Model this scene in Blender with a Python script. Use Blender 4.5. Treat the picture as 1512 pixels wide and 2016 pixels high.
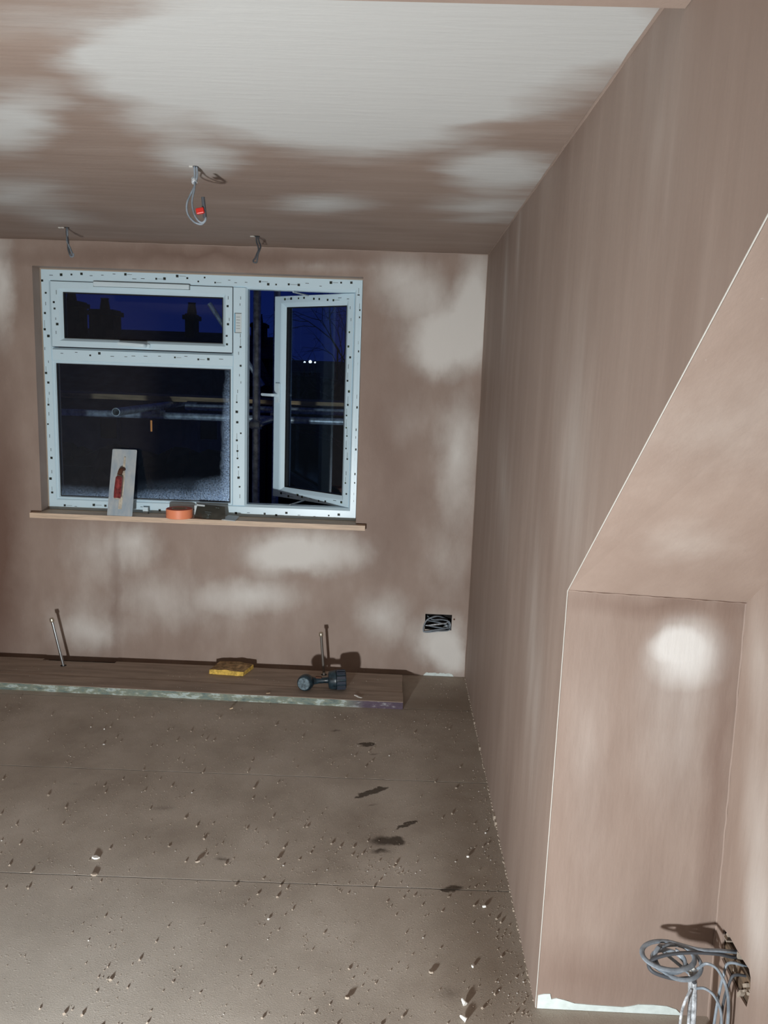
import bpy, bmesh, math, random
from mathutils import Vector, Matrix, noise
random.seed(11)
scn = bpy.context.scene
for o in list(bpy.data.objects): bpy.data.objects.remove(o)
COL = scn.collection

def lin(r, g, b):
    f = lambda c: (c/255/12.92) if c/255 <= .04045 else ((c/255+.055)/1.055)**2.4
    return (f(r), f(g), f(b), 1.0)

# ------------------------------------------------------------------ camera
cam_d = bpy.data.cameras.new('camera'); cam = bpy.data.objects.new('camera', cam_d); COL.objects.link(cam)
R = Vector((0.99912356, 0.02189463, 0.03567552)); U = Vector((-0.03886299, 0.16860127, 0.9849179)); F = Vector((-0.01554948, 0.98544114, -0.16930439))
M = Matrix(((R.x, U.x, -F.x, 0), (R.y, U.y, -F.y, 0), (R.z, U.z, -F.z, 1.6558667), (0, 0, 0, 1)))
cam.matrix_world = M
cam_d.sensor_fit = 'VERTICAL'; cam_d.sensor_height = 24; cam_d.lens = 24*1543.99/2016
cam_d.clip_start = .02; cam_d.clip_end = 300
scn.camera = cam

# ------------------------------------------------------------------ world: deep blue dusk sky
w = bpy.data.worlds.new('dusk_sky'); scn.world = w; w.use_nodes = True
nt = w.node_tree; nt.nodes.clear()
out = nt.nodes.new('ShaderNodeOutputWorld'); bg = nt.nodes.new('ShaderNodeBackground')
tc = nt.nodes.new('ShaderNodeTexCoord'); sp = nt.nodes.new('ShaderNodeSeparateXYZ'); cr = nt.nodes.new('ShaderNodeValToRGB')
nt.links.new(tc.outputs['Generated'], sp.inputs[0]); nt.links.new(sp.outputs['Z'], cr.inputs[0]); nt.links.new(cr.outputs[0], bg.inputs[0]); nt.links.new(bg.outputs[0], out.inputs[0])
cr.color_ramp.elements[0].position = 0.0; cr.color_ramp.elements[0].color = lin(14, 28, 84)
cr.color_ramp.elements[1].position = .6; cr.color_ramp.elements[1].color = lin(10, 18, 58)
bg.inputs[1].default_value = .72

# ------------------------------------------------------------------ light: one builders' work lamp low on the floor, left of the camera
ld = bpy.data.lights.new('work_lamp_light', 'AREA'); ld.shape = 'DISK'; ld.size = .13; ld.energy = 84; ld.color = (.95, .985, 1.0)
lo = bpy.data.objects.new('work_lamp_light', ld); COL.objects.link(lo)
lo.location = (-.78, .20, .36)
lo.rotation_euler = Vector((.06, 1.0, .27)).to_track_quat('-Z', 'Y').to_euler()

scn.view_settings.view_transform = 'Standard'; scn.view_settings.look = 'None'
scn.view_settings.exposure = .10; scn.view_settings.gamma = 1; scn.view_settings.use_curve_mapping = False
try: scn.cycles.max_bounces = 8; scn.cycles.diffuse_bounces = 5
except Exception: pass

# ================================================================== materials
def new_mat(name):
    m = bpy.data.materials.new(name); m.use_nodes = True
    t = m.node_tree; b = t.nodes['Principled BSDF']
    return m, t, b
def N(t, kind, **kw):
    n = t.nodes.new(kind)
    for k, v in kw.items(): setattr(n, k, v)
    return n
def math_(t, op, a, b=None, clamp=False):
    n = N(t, 'ShaderNodeMath', operation=op, use_clamp=clamp)
    for i, x in enumerate((a, b)):
        if x is None: continue
        if isinstance(x, (int, float)): n.inputs[i].default_value = x
        else: t.links.new(x, n.inputs[i])
    return n.outputs[0]
def mixc(t, fac, a, b, mode='MIX'):
    n = N(t, 'ShaderNodeMix', data_type='RGBA', blend_type=mode)
    for i, x in ((0, fac), (6, a), (7, b)):
        if hasattr(x, 'is_linked') or hasattr(x, 'node'): t.links.new(x, n.inputs[i])
        else: n.inputs[i].default_value = x
    return n.outputs[2]
def noise_(t, vec, scale, detail=4, rough=.55, color=False):
    n = N(t, 'ShaderNodeTexNoise'); n.inputs['Scale'].default_value = scale; n.inputs['Detail'].default_value = detail; n.inputs['Roughness'].default_value = rough
    t.links.new(vec, n.inputs['Vector']); return n.outputs['Color' if color else 'Fac']
def mapped(t, vec, scale=(1, 1, 1), loc=(0, 0, 0)):
    n = N(t, 'ShaderNodeMapping'); n.inputs['Scale'].default_value = scale; n.inputs['Location'].default_value = loc
    t.links.new(vec, n.inputs['Vector']); return n.outputs[0]
def position(t):
    return N(t, 'ShaderNodeNewGeometry').outputs['Position']
def ramp(t, fac, stops):
    n = N(t, 'ShaderNodeValToRGB'); e = n.color_ramp.elements
    while len(e) < len(stops): e.new(.5)
    for el, (p_, c) in zip(e, stops): el.position = p_; el.color = c if len(c) == 4 else (*c, 1)
    t.links.new(fac, n.inputs[0]); return n.outputs[0]
def bump(t, b, h, dist, strength=1.0):
    n = N(t, 'ShaderNodeBump'); n.inputs['Distance'].default_value = dist; n.inputs['Strength'].default_value = strength
    t.links.new(h, n.inputs['Height']); t.links.new(n.outputs[0], b.inputs['Normal'])
def blobs(t, plane_vec, lst, grow=1.5):
    """sum of soft ellipses given as (u, v, ru, rv, angle, strength) in the wall's own plane (metres)"""
    acc = None
    for (u, v, ru, rv, a, s) in lst:
        m = N(t, 'ShaderNodeMapping', vector_type='TEXTURE')
        m.inputs['Location'].default_value = (u, v, 0); m.inputs['Rotation'].default_value = (0, 0, a); m.inputs['Scale'].default_value = (ru*grow, rv*grow, 1)
        t.links.new(plane_vec, m.inputs['Vector'])
        g = N(t, 'ShaderNodeTexGradient', gradient_type='SPHERICAL'); t.links.new(m.outputs[0], g.inputs[0])
        x = math_(t, 'MULTIPLY', g.outputs['Fac'], s)
        acc = x if acc is None else math_(t, 'ADD', acc, x)
    return acc
def plane_coords(t, axes, warp=.1, stretch=(1, 1, 1), wscale=3.0):
    pos = position(t)
    nz = noise_(t, mapped(t, pos, stretch), wscale, 5, .6, color=True)
    s = N(t, 'ShaderNodeVectorMath', operation='SUBTRACT'); t.links.new(nz, s.inputs[0]); s.inputs[1].default_value = (.5, .5, .5)
    k = N(t, 'ShaderNodeVectorMath', operation='SCALE'); t.links.new(s.outputs[0], k.inputs[0]); k.inputs['Scale'].default_value = warp
    a = N(t, 'ShaderNodeVectorMath', operation='ADD'); t.links.new(pos, a.inputs[0]); t.links.new(k.outputs[0], a.inputs[1])
    sx = N(t, 'ShaderNodeSeparateXYZ'); t.links.new(a.outputs[0], sx.inputs[0])
    cx = N(t, 'ShaderNodeCombineXYZ'); t.links.new(sx.outputs[axes[0]], cx.inputs[0]); t.links.new(sx.outputs[axes[1]], cx.inputs[1])
    return pos, cx.outputs[0]

CEIL_DRY = [(-0.24, 1.85, 0.41, 0.335, 2.37, 1.3), (0.09, 1.72, 0.307, 0.287, 3.03, 1.3), (0.28, 1.59, 0.178, 0.128, -3.05, 1.2), (-0.14, 2.15, 0.324, 0.266, 2.0, 1.2), (-0.42, 1.78, 0.251, 0.181, 2.29, 1), (-0.66, 1.95, 0.214, 0.139, 2.53, 0.5), (-0.66, 2.56, 0.25, 0.119, 1.95, 0.8), (-1.1, 2.27, 0.321, 0.11, 2.12, 1), (-1.53, 3.18, 0.396, 0.181, 2.24, 0.7), (-1.54, 3.62, 0.287, 0.135, 2.2, 0.4), (-0.32, 3.16, 0.209, 0.163, 2.41, 0.75), (0.28, 2.6, 0.233, 0.157, 1.45, 1.1), (0.29, 3.09, 0.208, 0.173, 2.88, 0.7), (0.33, 3.37, 0.186, 0.104, 2.95, 0.5), (0.24, 2.02, 0.181, 0.072, 3.06, 0.4), (-0.66, 1.59, 0.262, 0.102, 2.98, 0.35), (-0.69, 1.8, 0.11, 0.063, 2.78, 0.4), (-0.69, 2.25, 0.154, 0.097, 2.23, 0.5)]
BACK_DRY = [(-2.12, 2.06, 0.285, 0.07, 1.52, 0.9), (0.24, 1.91, 0.253, 0.195, -3.13, 1), (-0.01, 2.16, 0.159, 0.14, -3.14, 0.8), (0.37, 2.07, 0.283, 0.092, 1.63, 0.9), (0.21, 1.81, 0.161, 0.131, -3.14, 0.7), (0.33, 1.27, 0.302, 0.123, 1.63, 0.75), (-0.53, 0.69, 0.296, 0.12, -3.1, 1.1), (-0.61, 0.65, 0.169, 0.086, -3.1, 0.5), (-1.43, 0.7, 0.137, 0.114, -2.96, 0.7), (-1.66, 0.66, 0.178, 0.166, 0.92, 0.45), (-0.78, 0.43, 0.242, 0.093, -3.09, 0.7), (-0.04, 0.33, 0.148, 0.137, 1.57, 0.75), (0.28, 0.21, 0.148, 0.143, 3.12, 1.1), (0.35, 0.1, 0.12, 0.086, 1.63, 0.7), (-1.78, 0.2, 0.184, 0.17, 1.0, 0.45), (-1.64, 0.16, 0.203, 0.09, -3.08, 0.4), (-1.38, 0.42, 0.315, 0.177, -3.07, 0.4), (-0.47, 2.22, 0.238, 0.036, -3.11, 0.4), (0.29, 0.71, 0.315, 0.14, 1.62, 0.35), (-1.0, 0.34, 0.43, 0.177, -3.09, 0.3), (0.04, 1.43, 0.164, 0.163, 2.93, 0.3), (-0.21, 0.69, 0.169, 0.144, -3.07, 0.3)]
BACK_DARK = [(-2.2, 0.64, 0.815, 0.128, 1.52, 1), (-0.07, 1.23, 0.688, 0.165, 1.61, 0.4), (-1.08, 2.24, 0.904, 0.046, -3.11, 0.6), (-1.55, 0.37, 0.355, 0.029, 1.55, 0.4)]  # darker areas: left edge, round the window, a vertical joint
CHEEK_DRY = [(3.45, 2.06, 0.376, 0.10, 1.4, 0.5), (3.13, 2.18, 0.232, 0.07, -1.7, 0.4), (3.14, 1.24, 0.333, 0.197, 0.93, 0.4), (1.91, 1.48, 0.386, 0.214, 1.12, 0.4), (1.44, 2.09, 0.302, 0.144, 1.06, 0.25), (2.24, 0.84, 0.447, 0.169, 1.18, 0.4)]
KNEE_DRY = [(0.73, 1.015, 0.09, 0.078, 3.03, 1.1), (0.7, 1.03, 0.055, 0.035, 3.14, 0.9), (.73, .98, .12, .11, 0, .35), (0.73, 0.79, 0.218, 0.113, 1.69, 0.45), (0.51, 0.74, 0.358, 0.064, 1.65, 0.3)]
GABLE_DRY = [(1.68, 0.63, 0.299, 0.087, 1.35, .75), (1.76, 1.05, 0.129, 0.076, 1.37, 0.6), (1.65, 0.42, 0.118, 0.06, 1.48, 0.6)]

DAMP = (.275, .204, .167, 1); MID = (.375, .293, .247, 1); DRY = (.68, .655, .615, 1); DEEP_BROWN = (.17, .105, .080, 1)
def plaster(name, axes, dry, damp=(), stretch=(1, 1, 1), streak=(1, 1, 1), warp=.12, hard=1.0, dry_c=None, wetness=1.0):
    m, t, b = new_mat(name)
    pos, pc = plane_coords(t, axes, warp, stretch, 3.0)
    d = blobs(t, pc, dry) if dry else None
    st = noise_(t, mapped(t, pos, streak), 5.0, 6, .6)            # trowel streaks
    lg = noise_(t, mapped(t, pos, stretch, (3, 7, 1)), 2.2, 3, .5)
    base = ramp(t, math_(t, 'ADD', math_(t, 'MULTIPLY', st, .5), math_(t, 'MULTIPLY', lg, .5)),
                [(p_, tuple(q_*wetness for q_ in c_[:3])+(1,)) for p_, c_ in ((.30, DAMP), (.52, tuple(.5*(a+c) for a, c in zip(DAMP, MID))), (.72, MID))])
    col = base
    if d is not None:
        v = math_(t, 'ADD', d, math_(t, 'MULTIPLY', math_(t, 'SUBTRACT', st, .5), .35))
        f = N(t, 'ShaderNodeMapRange', interpolation_type='SMOOTHSTEP'); t.links.new(v, f.inputs[0])
        f.inputs[1].default_value = .0; f.inputs[2].default_value = hard
        col = mixc(t, f.outputs[0], base, dry_c or DRY)
    if damp:  # darker areas, mixed towards a deep brown
        dm = math_(t, 'MULTIPLY', blobs(t, pc, damp), 1.3, clamp=True)
        col = mixc(t, dm, col, DEEP_BROWN)
    sp_ = ramp(t, noise_(t, pos, 160, 2, .5), [(.73, (0, 0, 0, 1)), (.80, (1, 1, 1, 1))])
    col = mixc(t, math_(t, 'MULTIPLY', sp_, .15), col, DRY)
    t.links.new(col, b.inputs['Base Color'])
    b.inputs['Roughness'].default_value = .62; b.inputs['Specular IOR Level'].default_value = .25
    h = math_(t, 'ADD', math_(t, 'MULTIPLY', noise_(t, mapped(t, pos, streak), 14, 5, .6), .7), math_(t, 'MULTIPLY', noise_(t, pos, 2.2, 2), 2.0))
    bump(t, b, h, .0022)
    return m
M_CEIL = plaster('ceiling_plaster', (0, 1), CEIL_DRY, (), (.8, 2.2, 1), (.35, 3.2, 1), .22, .8, (.48, .485, .475, 1), .82)
M_BACK = plaster('window_wall_plaster', (0, 2), BACK_DRY, BACK_DARK, (1.6, 1.6, 1.3), (1.7, 1, .8), .13)
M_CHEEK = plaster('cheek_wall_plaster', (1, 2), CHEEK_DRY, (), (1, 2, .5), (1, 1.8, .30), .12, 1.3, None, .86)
M_KNEE = plaster('knee_wall_plaster', (0, 2), KNEE_DRY, [(.56, .10, .20, .09, 0, .35), (.835, .75, .42, .028, 1.60, .45), (.64, 1.13, .22, .025, 0, .4)], (1.5, 1, .8), (2.4, 1, .5), .09, 1.45, (.66, .645, .62, 1), .93)
M_GABLE = plaster('gable_wall_plaster', (1, 2), GABLE_DRY, (), (1, 1.5, .6), (1, 2.4, .5), .05, 1.2, (.52, .47, .43, 1))
M_SLOPE = plaster('sloping_ceiling_plaster', (0, 1), [(.52, 1.33, .2, .15, 0, .25), (.62, 1.65, .12, .08, .5, .3)], (), (1, 1, 1), (1.5, 1, 1), .1)
M_SHELL = plaster('rear_wall_plaster', (0, 2), (), (), (1, 1, 1), (2, 2, .6), .1)

def simple(name, col, rough=.5, metal=0, nscale=0, namt=.2, bmp=0, spec=.5, col2=None, stretch=(1, 1, 1), bscale=None):
    m, t, b = new_mat(name)
    b.inputs['Roughness'].default_value = rough; b.inputs['Metallic'].default_value = metal; b.inputs['Specular IOR Level'].default_value = spec
    b.inputs['Base Color'].default_value = col
    if nscale:
        pos = mapped(t, position(t), stretch); n = noise_(t, pos, nscale, 5, .6)
        c2 = col2 or tuple(min(1, c*(1+namt*2)) for c in col[:3])+(1,); c1 = col if col2 else tuple(c*(1-namt) for c in col[:3])+(1,)
        t.links.new(ramp(t, n, [(.35, c1), (.65, c2)]), b.inputs['Base Color'])
        if bmp: bump(t, b, noise_(t, pos, bscale or nscale, 5, .6), bmp)
    return m
M_PVC = simple('white_pvc', (.62, .80, .89, 1), .32, spec=.5)
M_PVC2 = simple('white_handle_plastic', (.66, .80, .86, 1), .3)
M_BLACK = simple('black_print', (.012, .018, .014, 1), .6)
M_GREEN = simple('green_print', (.16, .30, .05, 1), .6)
M_GREY = simple('grey_print', (.16, .2, .2, 1), .6)
M_RUB = simple('black_gasket', (.004, .004, .005, 1), .6)
M_BEAD = simple('corner_bead', (.54, .53, .49, 1), .5)
M_BOARDW = simple('bare_plasterboard', (.62, .70, .68, 1), .8, nscale=40, namt=.06)
M_SILL = simple('pine_sill', (.60, .46, .34, 1), .6, nscale=14, namt=.10, stretch=(.6, 6, 10))
M_DARK = simple('dark_cavity', (.010, .008, .007, 1), .95)
M_TIMB = simple('rough_timber', (.10, .066, .04, 1), .9, nscale=30, namt=.5, bmp=.004, stretch=(1, .3, 3))
M_CABLE = simple('grey_cable', (.20, .235, .27, 1), .42, nscale=30, namt=.25)
M_CABLD = simple('dark_cable', (.07, .078, .09, 1), .45)
M_DUST = simple('dusty_cable', (.34, .36, .38, 1), .8, nscale=60, namt=.5)
M_RED = simple('red_plastic', (.55, .02, .012, 1), .4)
M_STEEL = simple('brushed_steel', (.38, .47, .54, 1), .5, .2, nscale=9, namt=.15, col2=(.56, .60, .60, 1), stretch=(3, 3, .8))
M_CHROME = simple('chrome_pipe', (.55, .60, .63, 1), .25, 1)
M_BRASS = simple('pale_brass', (.55, .50, .40, 1), .35, .8)
M_MAROON = simple('maroon_handle', (.19, .030, .030, 1), .35, nscale=50, namt=.4)
M_RUST = simple('rusty_shank', (.09, .03, .012, 1), .7)
M_PSMEAR = simple('dried_plaster_smear', (.50, .46, .38, 1), .9, nscale=40, namt=.2)
M_ORANGE = simple('orange_tape', (.92, .30, .15, 1), .5)
M_ORANG2 = simple('orange_tape_edge', (.55, .085, .02, 1), .6)
M_CORE = simple('cardboard_core', (.55, .42, .32, 1), .8)
M_POUCH = simple('black_foil_pouch', (.05, .05, .042, 1), .22)
M_WLAB = simple('white_label', (.62, .70, .72, 1), .7)
M_SPONGE = simple('yellow_sponge', (.60, .40, .085, 1), .95, nscale=60, namt=.25, bmp=.003, bscale=160)
M_SPONGT = simple('dirty_sponge_top', (.30, .20, .10, 1), .95, nscale=40, namt=.4, bmp=.003, bscale=160)
M_TORCH = simple('black_rubber', (.012, .024, .032, 1), .35, nscale=50, namt=.5)
M_TORCHF = simple('dusty_rubber_face', (.085, .12, .14, 1), .7, nscale=90, namt=.5)
M_TORCHL = simple('glossy_rib', (.045, .055, .075, 1), .18)
M_WOOD2 = simple('dusty_board_top', (.32, .255, .205, 1), .9, nscale=7, namt=.14, bmp=.0012, stretch=(.5, 4, 1), bscale=30)
M_WHITE = simple('white_chip', (.75, .74, .70, 1), .7)
M_CHIPM = simple('plaster_chip', (.36, .30, .24, 1), .9)
M_CHIPW = simple('wood_splinter', (.55, .42, .28, 1), .9)

def board_edge():
    m, t, b = new_mat('painted_board_edge'); pos = position(t)
    n = noise_(t, mapped(t, pos, (5, 1, 14)), 3.0, 6, .65)
    c = ramp(t, n, [(.30, (.07, .09, .085, 1)), (.42, (.15, .20, .18, 1)), (.52, (.22, .24, .18, 1)), (.60, (.42, .50, .48, 1)), (.72, (.16, .2, .18, 1))])
    sx = N(t, 'ShaderNodeSeparateXYZ'); t.links.new(pos, sx.inputs[0])
    f = N(t, 'ShaderNodeMapRange'); t.links.new(sx.outputs[0], f.inputs[0]); f.inputs[1].default_value = -.25; f.inputs[2].default_value = -.12
    c2 = ramp(t, n, [(.3, (.035, .022, .04, 1)), (.55, (.09, .06, .09, 1)), (.66, (.35, .36, .36, 1))])
    t.links.new(mixc(t, f.outputs[0], c, c2), b.inputs['Base Color']); b.inputs['Roughness'].default_value = .7
    bump(t, b, noise_(t, pos, 60), .001)
    return m
M_BEDGE = board_edge()

def floor_mat():
    m, t, b = new_mat('dusty_chipboard'); 
    pos, pc = plane_coords(t, (0, 1), .05, (1, 1, 1), 14)
    _, pc2 = plane_coords(t, (0, 1), .045, (1, 1, 1), 30)
    n1 = noise_(t, pos, 3.2, 5, .6); n2 = noise_(t, mapped(t, pos, (1, 1.6, 1)), 210, 5, .75)
    col = ramp(t, math_(t, 'ADD', math_(t, 'MULTIPLY', n1, .72), math_(t, 'MULTIPLY', n2, .28)),
               [(.34, (.34, .29, .24, 1)), (.50, (.44, .385, .325, 1)), (.66, (.53, .475, .41, 1))])
    # paler grey area at the near left, and a browner strip beside the cheek wall
    col = mixc(t, math_(t, 'MULTIPLY', blobs(t, pc, [(-.8, 1.75, .7, .5, 0, 1), (-1.2, 2.1, .6, .5, 0, .5)]), .35, clamp=True), col, (.46, .46, .43, 1))
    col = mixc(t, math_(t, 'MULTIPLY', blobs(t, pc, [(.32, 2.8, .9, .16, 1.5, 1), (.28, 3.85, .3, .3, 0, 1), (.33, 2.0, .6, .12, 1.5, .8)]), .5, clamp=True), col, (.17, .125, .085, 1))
    spots = [(.30, 3.05, .05, .02, 0, .8), (.33, 2.95, .03, .02, 0, .6), (.12, 3.1, .08, .03, 0, .5), (.22, 3.98, .09, .05, 0, .4), (.33, 2.45, .04, .03, 0, .5), (.10, 3.35, .03, .02, 0, .5)]
    col = mixc(t, math_(t, 'MULTIPLY', blobs(t, pc2, spots), .6, clamp=True), col, (.45, .40, .33, 1))
    wet = [(-.089, 3.35, .042, .028, .1, 2.2), (-.10, 3.36, .06, .010, .1, 1.5), (-.06, 3.26, .045, .012, .2, .7), (-.25, 3.48, .04, .018, 0, .7),
           (-.03, 2.96, .055, .018, .4, 2.6), (-.065, 2.93, .065, .022, .5, 2.4), (-.10, 2.90, .04, .012, .7, 1.6), (-.05, 2.84, .03, .010, .4, .7),
           (.085, 2.715, .06, .011, .7, 2.6), (.10, 2.725, .035, .015, .4, 1.5), (.0, 2.60, .075, .045, .1, 1.3), (.055, 2.605, .038, .036, 0, 1.4), (-.01, 2.54, .05, .02, .2, 1.0),
           (.233, 2.347, .05, .022, .3, 1.5), (.20, 2.33, .03, .01, 0, .6), (.20, 1.90, .07, .05, .3, .5), (-.85, 2.75, .10, .035, .1, .5), (-1.25, 2.9, .06, .03, 0, .35), (-.55, 2.45, .05, .018, .1, .7)]
    wm = N(t, 'ShaderNodeMapRange', interpolation_type='SMOOTHSTEP'); t.links.new(blobs(t, pc2, wet, 1.0), wm.inputs[0]); wm.inputs[1].default_value = .12; wm.inputs[2].default_value = .9; wm.inputs[4].default_value = .82
    col = mixc(t, wm.outputs[0], col, (.035, .022, .013, 1))
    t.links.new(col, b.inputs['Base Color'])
    b.inputs['Roughness'].default_value = .75; b.inputs['Specular IOR Level'].default_value = .2
    v = N(t, 'ShaderNodeTexVoronoi'); v.inputs['Scale'].default_value = 55; t.links.new(pos, v.inputs['Vector'])
    pits = ramp(t, v.outputs['Distance'], [(.0, (1, 1, 1, 1)), (.22, (0, 0, 0, 1))])
    h = math_(t, 'ADD', math_(t, 'MULTIPLY', n2, .8), math_(t, 'MULTIPLY', pits, math_(t, 'MULTIPLY', noise_(t, pos, 9), .8)))
    bump(t, b, h, .0015)
    return m
M_FLOOR = floor_mat()

def glass(name, mist=False, dust=.0):
    m, t, b = new_mat(name); t.nodes.remove(b); o = t.nodes['Material Output']
    tr = N(t, 'ShaderNodeBsdfTransparent'); tr.inputs[0].default_value = (.82, .87, .92, 1)
    gl = N(t, 'ShaderNodeBsdfGlossy'); gl.inputs['Roughness'].default_value = .02; gl.inputs[0].default_value = (.85, .92, 1, 1)
    fr = N(t, 'ShaderNodeFresnel'); fr.inputs[0].default_value = 1.34
    mx = N(t, 'ShaderNodeMixShader'); t.links.new(fr.outputs[0], mx.inputs[0]); t.links.new(tr.outputs[0], mx.inputs[1]); t.links.new(gl.outputs[0], mx.inputs[2])
    df = N(t, 'ShaderNodeBsdfDiffuse'); df.inputs[0].default_value = (.50, .68, .92, 1)
    pos = position(t)
    if mist:
        pos, pc = plane_coords(t, (0, 2), .07, (1, 1, 1), 5)
        band = blobs(t, pc, [(-.94, 1.16, .42, .035, 1.57, 1.1), (-.97, .97, .13, .08, 0, .9), (-1.22, .915, .50, .055, .03, 1.0), (-1.75, .92, .25, .05, 0, .45), (-1.25, .99, .22, .05, .1, .12)])
        drops = noise_(t, pos, 130, 3, .8)
        f = math_(t, 'MULTIPLY', math_(t, 'MULTIPLY', band, math_(t, 'ADD', math_(t, 'MULTIPLY', ramp(t, drops, [(.42, (0, 0, 0, 1)), (.56, (1, 1, 1, 1))]), .85), .15)), .55, clamp=True)
    else:
        v = noise_(t, mapped(t, pos, (9, 9, 1.6)), 3.0, 8, .75)
        f = math_(t, 'MULTIPLY', ramp(t, v, [(.66, (0, 0, 0, 1)), (.85, (1, 1, 1, 1))]), dust)
    f = math_(t, 'ADD', f, .004)
    m2 = N(t, 'ShaderNodeMixShader'); t.links.new(f, m2.inputs[0]); t.links.new(mx.outputs[0], m2.inputs[1]); t.links.new(df.outputs[0], m2.inputs[2])
    t.links.new(m2.outputs[0], o.inputs[0])
    return m
M_GLASS = glass('clear_glass', False, .03); M_MIST = glass('misted_glass', True)
def emit(name, col, s):
    m, t, b = new_mat(name); b.inputs['Base Color'].default_value = (0, 0, 0, 1); b.inputs['Emission Color'].default_value = col; b.inputs['Emission Strength'].default_value = s; return m
M_LIT = emit('lit_window', lin(178, 122, 70), .75)
M_LAMP = emit('street_lamp_glow', (.8, .9, 1, 1), 2.2)
M_GALV = simple('galvanised_tube', (.36, .42, .43, 1), .38, .35, nscale=30, namt=.3)
M_SCB = simple('scaffold_timber', (.34, .24, .12, 1), .85, nscale=10, namt=.25, stretch=(.5, 4, 4))
M_REND = simple('pale_render', (.13, .15, .18, 1), .9, nscale=2, namt=.15)
M_BRICK = simple('dark_brick', (.03, .02, .015, 1), .9, nscale=6, namt=.3)
M_SLATE = simple('slate_roof', (.03, .03, .035, 1), .8, nscale=5, namt=.3)
M_GROUND = simple('dark_ground', (.015, .018, .015, 1), .95, nscale=1, namt=.3)
M_BARK = simple('dark_bark', (.02, .016, .014, 1), .9)
M_LEAF = simple('dark_hedge', (.012, .016, .010, 1), .95, nscale=6, namt=.4)

# ================================================================== geometry helpers
def tagp(o, label=None, cat=None, group=None, kind=None):
    for k, v in (('label', label), ('category', cat), ('group', group), ('kind', kind)):
        if v: o[k] = v
    return o
def empty(name, loc, label=None, cat=None, group=None, kind=None):
    o = bpy.data.objects.new(name, None); COL.objects.link(o); o.location = loc; o.empty_display_size = .05
    return tagp(o, label, cat, group, kind)
def root_loc(p):
    v = Vector((0, 0, 0))
    while p is not None: v += p.location; p = p.parent
    return v
def obj(name, bm, mats, parent=None, origin=None, smooth=False, bevel=0, sharp=35):
    if bevel:
        es = [e for e in bm.edges if len(e.link_faces) == 2 and e.calc_face_angle(0) > .6]
        bmesh.ops.bevel(bm, geom=es, offset=bevel, segments=2, affect='EDGES', profile=.5)
    bmesh.ops.recalc_face_normals(bm, faces=bm.faces)
    org = root_loc(parent) if parent is not None else Vector(origin or (0, 0, 0))
    bmesh.ops.translate(bm, verts=bm.verts, vec=-org)
    me = bpy.data.meshes.new(name); bm.to_mesh(me); bm.free()
    for m in (mats if isinstance(mats, (list, tuple)) else [mats]): me.materials.append(m)
    if smooth:
        for p_ in me.polygons: p_.use_smooth = True
        try: me.set_sharp_from_angle(angle=math.radians(sharp))
        except Exception: pass
    o = bpy.data.objects.new(name, me); COL.objects.link(o)
    if parent is not None: o.parent = parent
    else: o.location = org
    return o
def box(bm, x0, x1, y0, y1, z0, z1, mi=0, rot=None, piv=None):
    r = bmesh.ops.create_cube(bm, size=1)['verts']
    for v in r:
        v.co = Vector(((x0+x1)/2+v.co.x*(x1-x0), (y0+y1)/2+v.co.y*(y1-y0), (z0+z1)/2+v.co.z*(z1-z0)))
        if rot is not None: v.co = rot @ (v.co-Vector(piv)) + Vector(piv)
    for f in {f for v in r for f in v.link_faces}: f.material_index = mi
    return r
def cyl(bm, a, b, r0, r1=None, seg=20, mi=0, caps=True):
    a, b = Vector(a), Vector(b); r1 = r0 if r1 is None else r1
    q = (b-a).to_track_quat('Z', 'Y'); ra, rb = [], []
    for i in range(seg):
        t_ = 2*math.pi*i/seg; d = q @ Vector((math.cos(t_), math.sin(t_), 0))
        ra.append(bm.verts.new(a+d*r0)); rb.append(bm.verts.new(b+d*r1))
    for i in range(seg):
        f = bm.faces.new((ra[i], ra[(i+1) % seg], rb[(i+1) % seg], rb[i])); f.material_index = mi
    if caps:
        for ring in (list(reversed(ra)), rb): f = bm.faces.new(ring); f.material_index = mi
def lathe(bm, a, axis, prof, seg=28, mi=0):
    """prof: list of (distance along axis, radius)"""
    a = Vector(a); q = Vector(axis).to_track_quat('Z', 'Y'); rings = []
    for (h, r) in prof:
        if r < 1e-6: rings.append([bm.verts.new(a+q @ Vector((0, 0, h)))])
        else: rings.append([bm.verts.new(a+q @ Vector((r*math.cos(2*math.pi*i/seg), r*math.sin(2*math.pi*i/seg), h))) for i in range(seg)])
    for A, B in zip(rings, rings[1:]):
        for i in range(seg):
            j = (i+1) % seg
            if len(A) == 1 and len(B) == 1: continue
            vs = (A[0], B[j], B[i]) if len(A) == 1 else (A[i], A[j], B[0]) if len(B) == 1 else (A[i], A[j], B[j], B[i])
            f = bm.faces.new(vs); f.material_index = mi
def spline(pts, n=8):
    P = [Vector(p_) for p_ in pts]; P = [P[0]*2-P[1]]+P+[P[-1]*2-P[-2]]; o = []
    for i in range(1, len(P)-2):
        a, b, c, d = P[i-1:i+3]
        for k in range(n):
            t_ = k/n; o.append(.5*((2*b)+(c-a)*t_+(2*a-5*b+4*c-d)*t_*t_+(-a+3*b-3*c+d)*t_**3))
    o.append(P[-2]); return o
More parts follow.
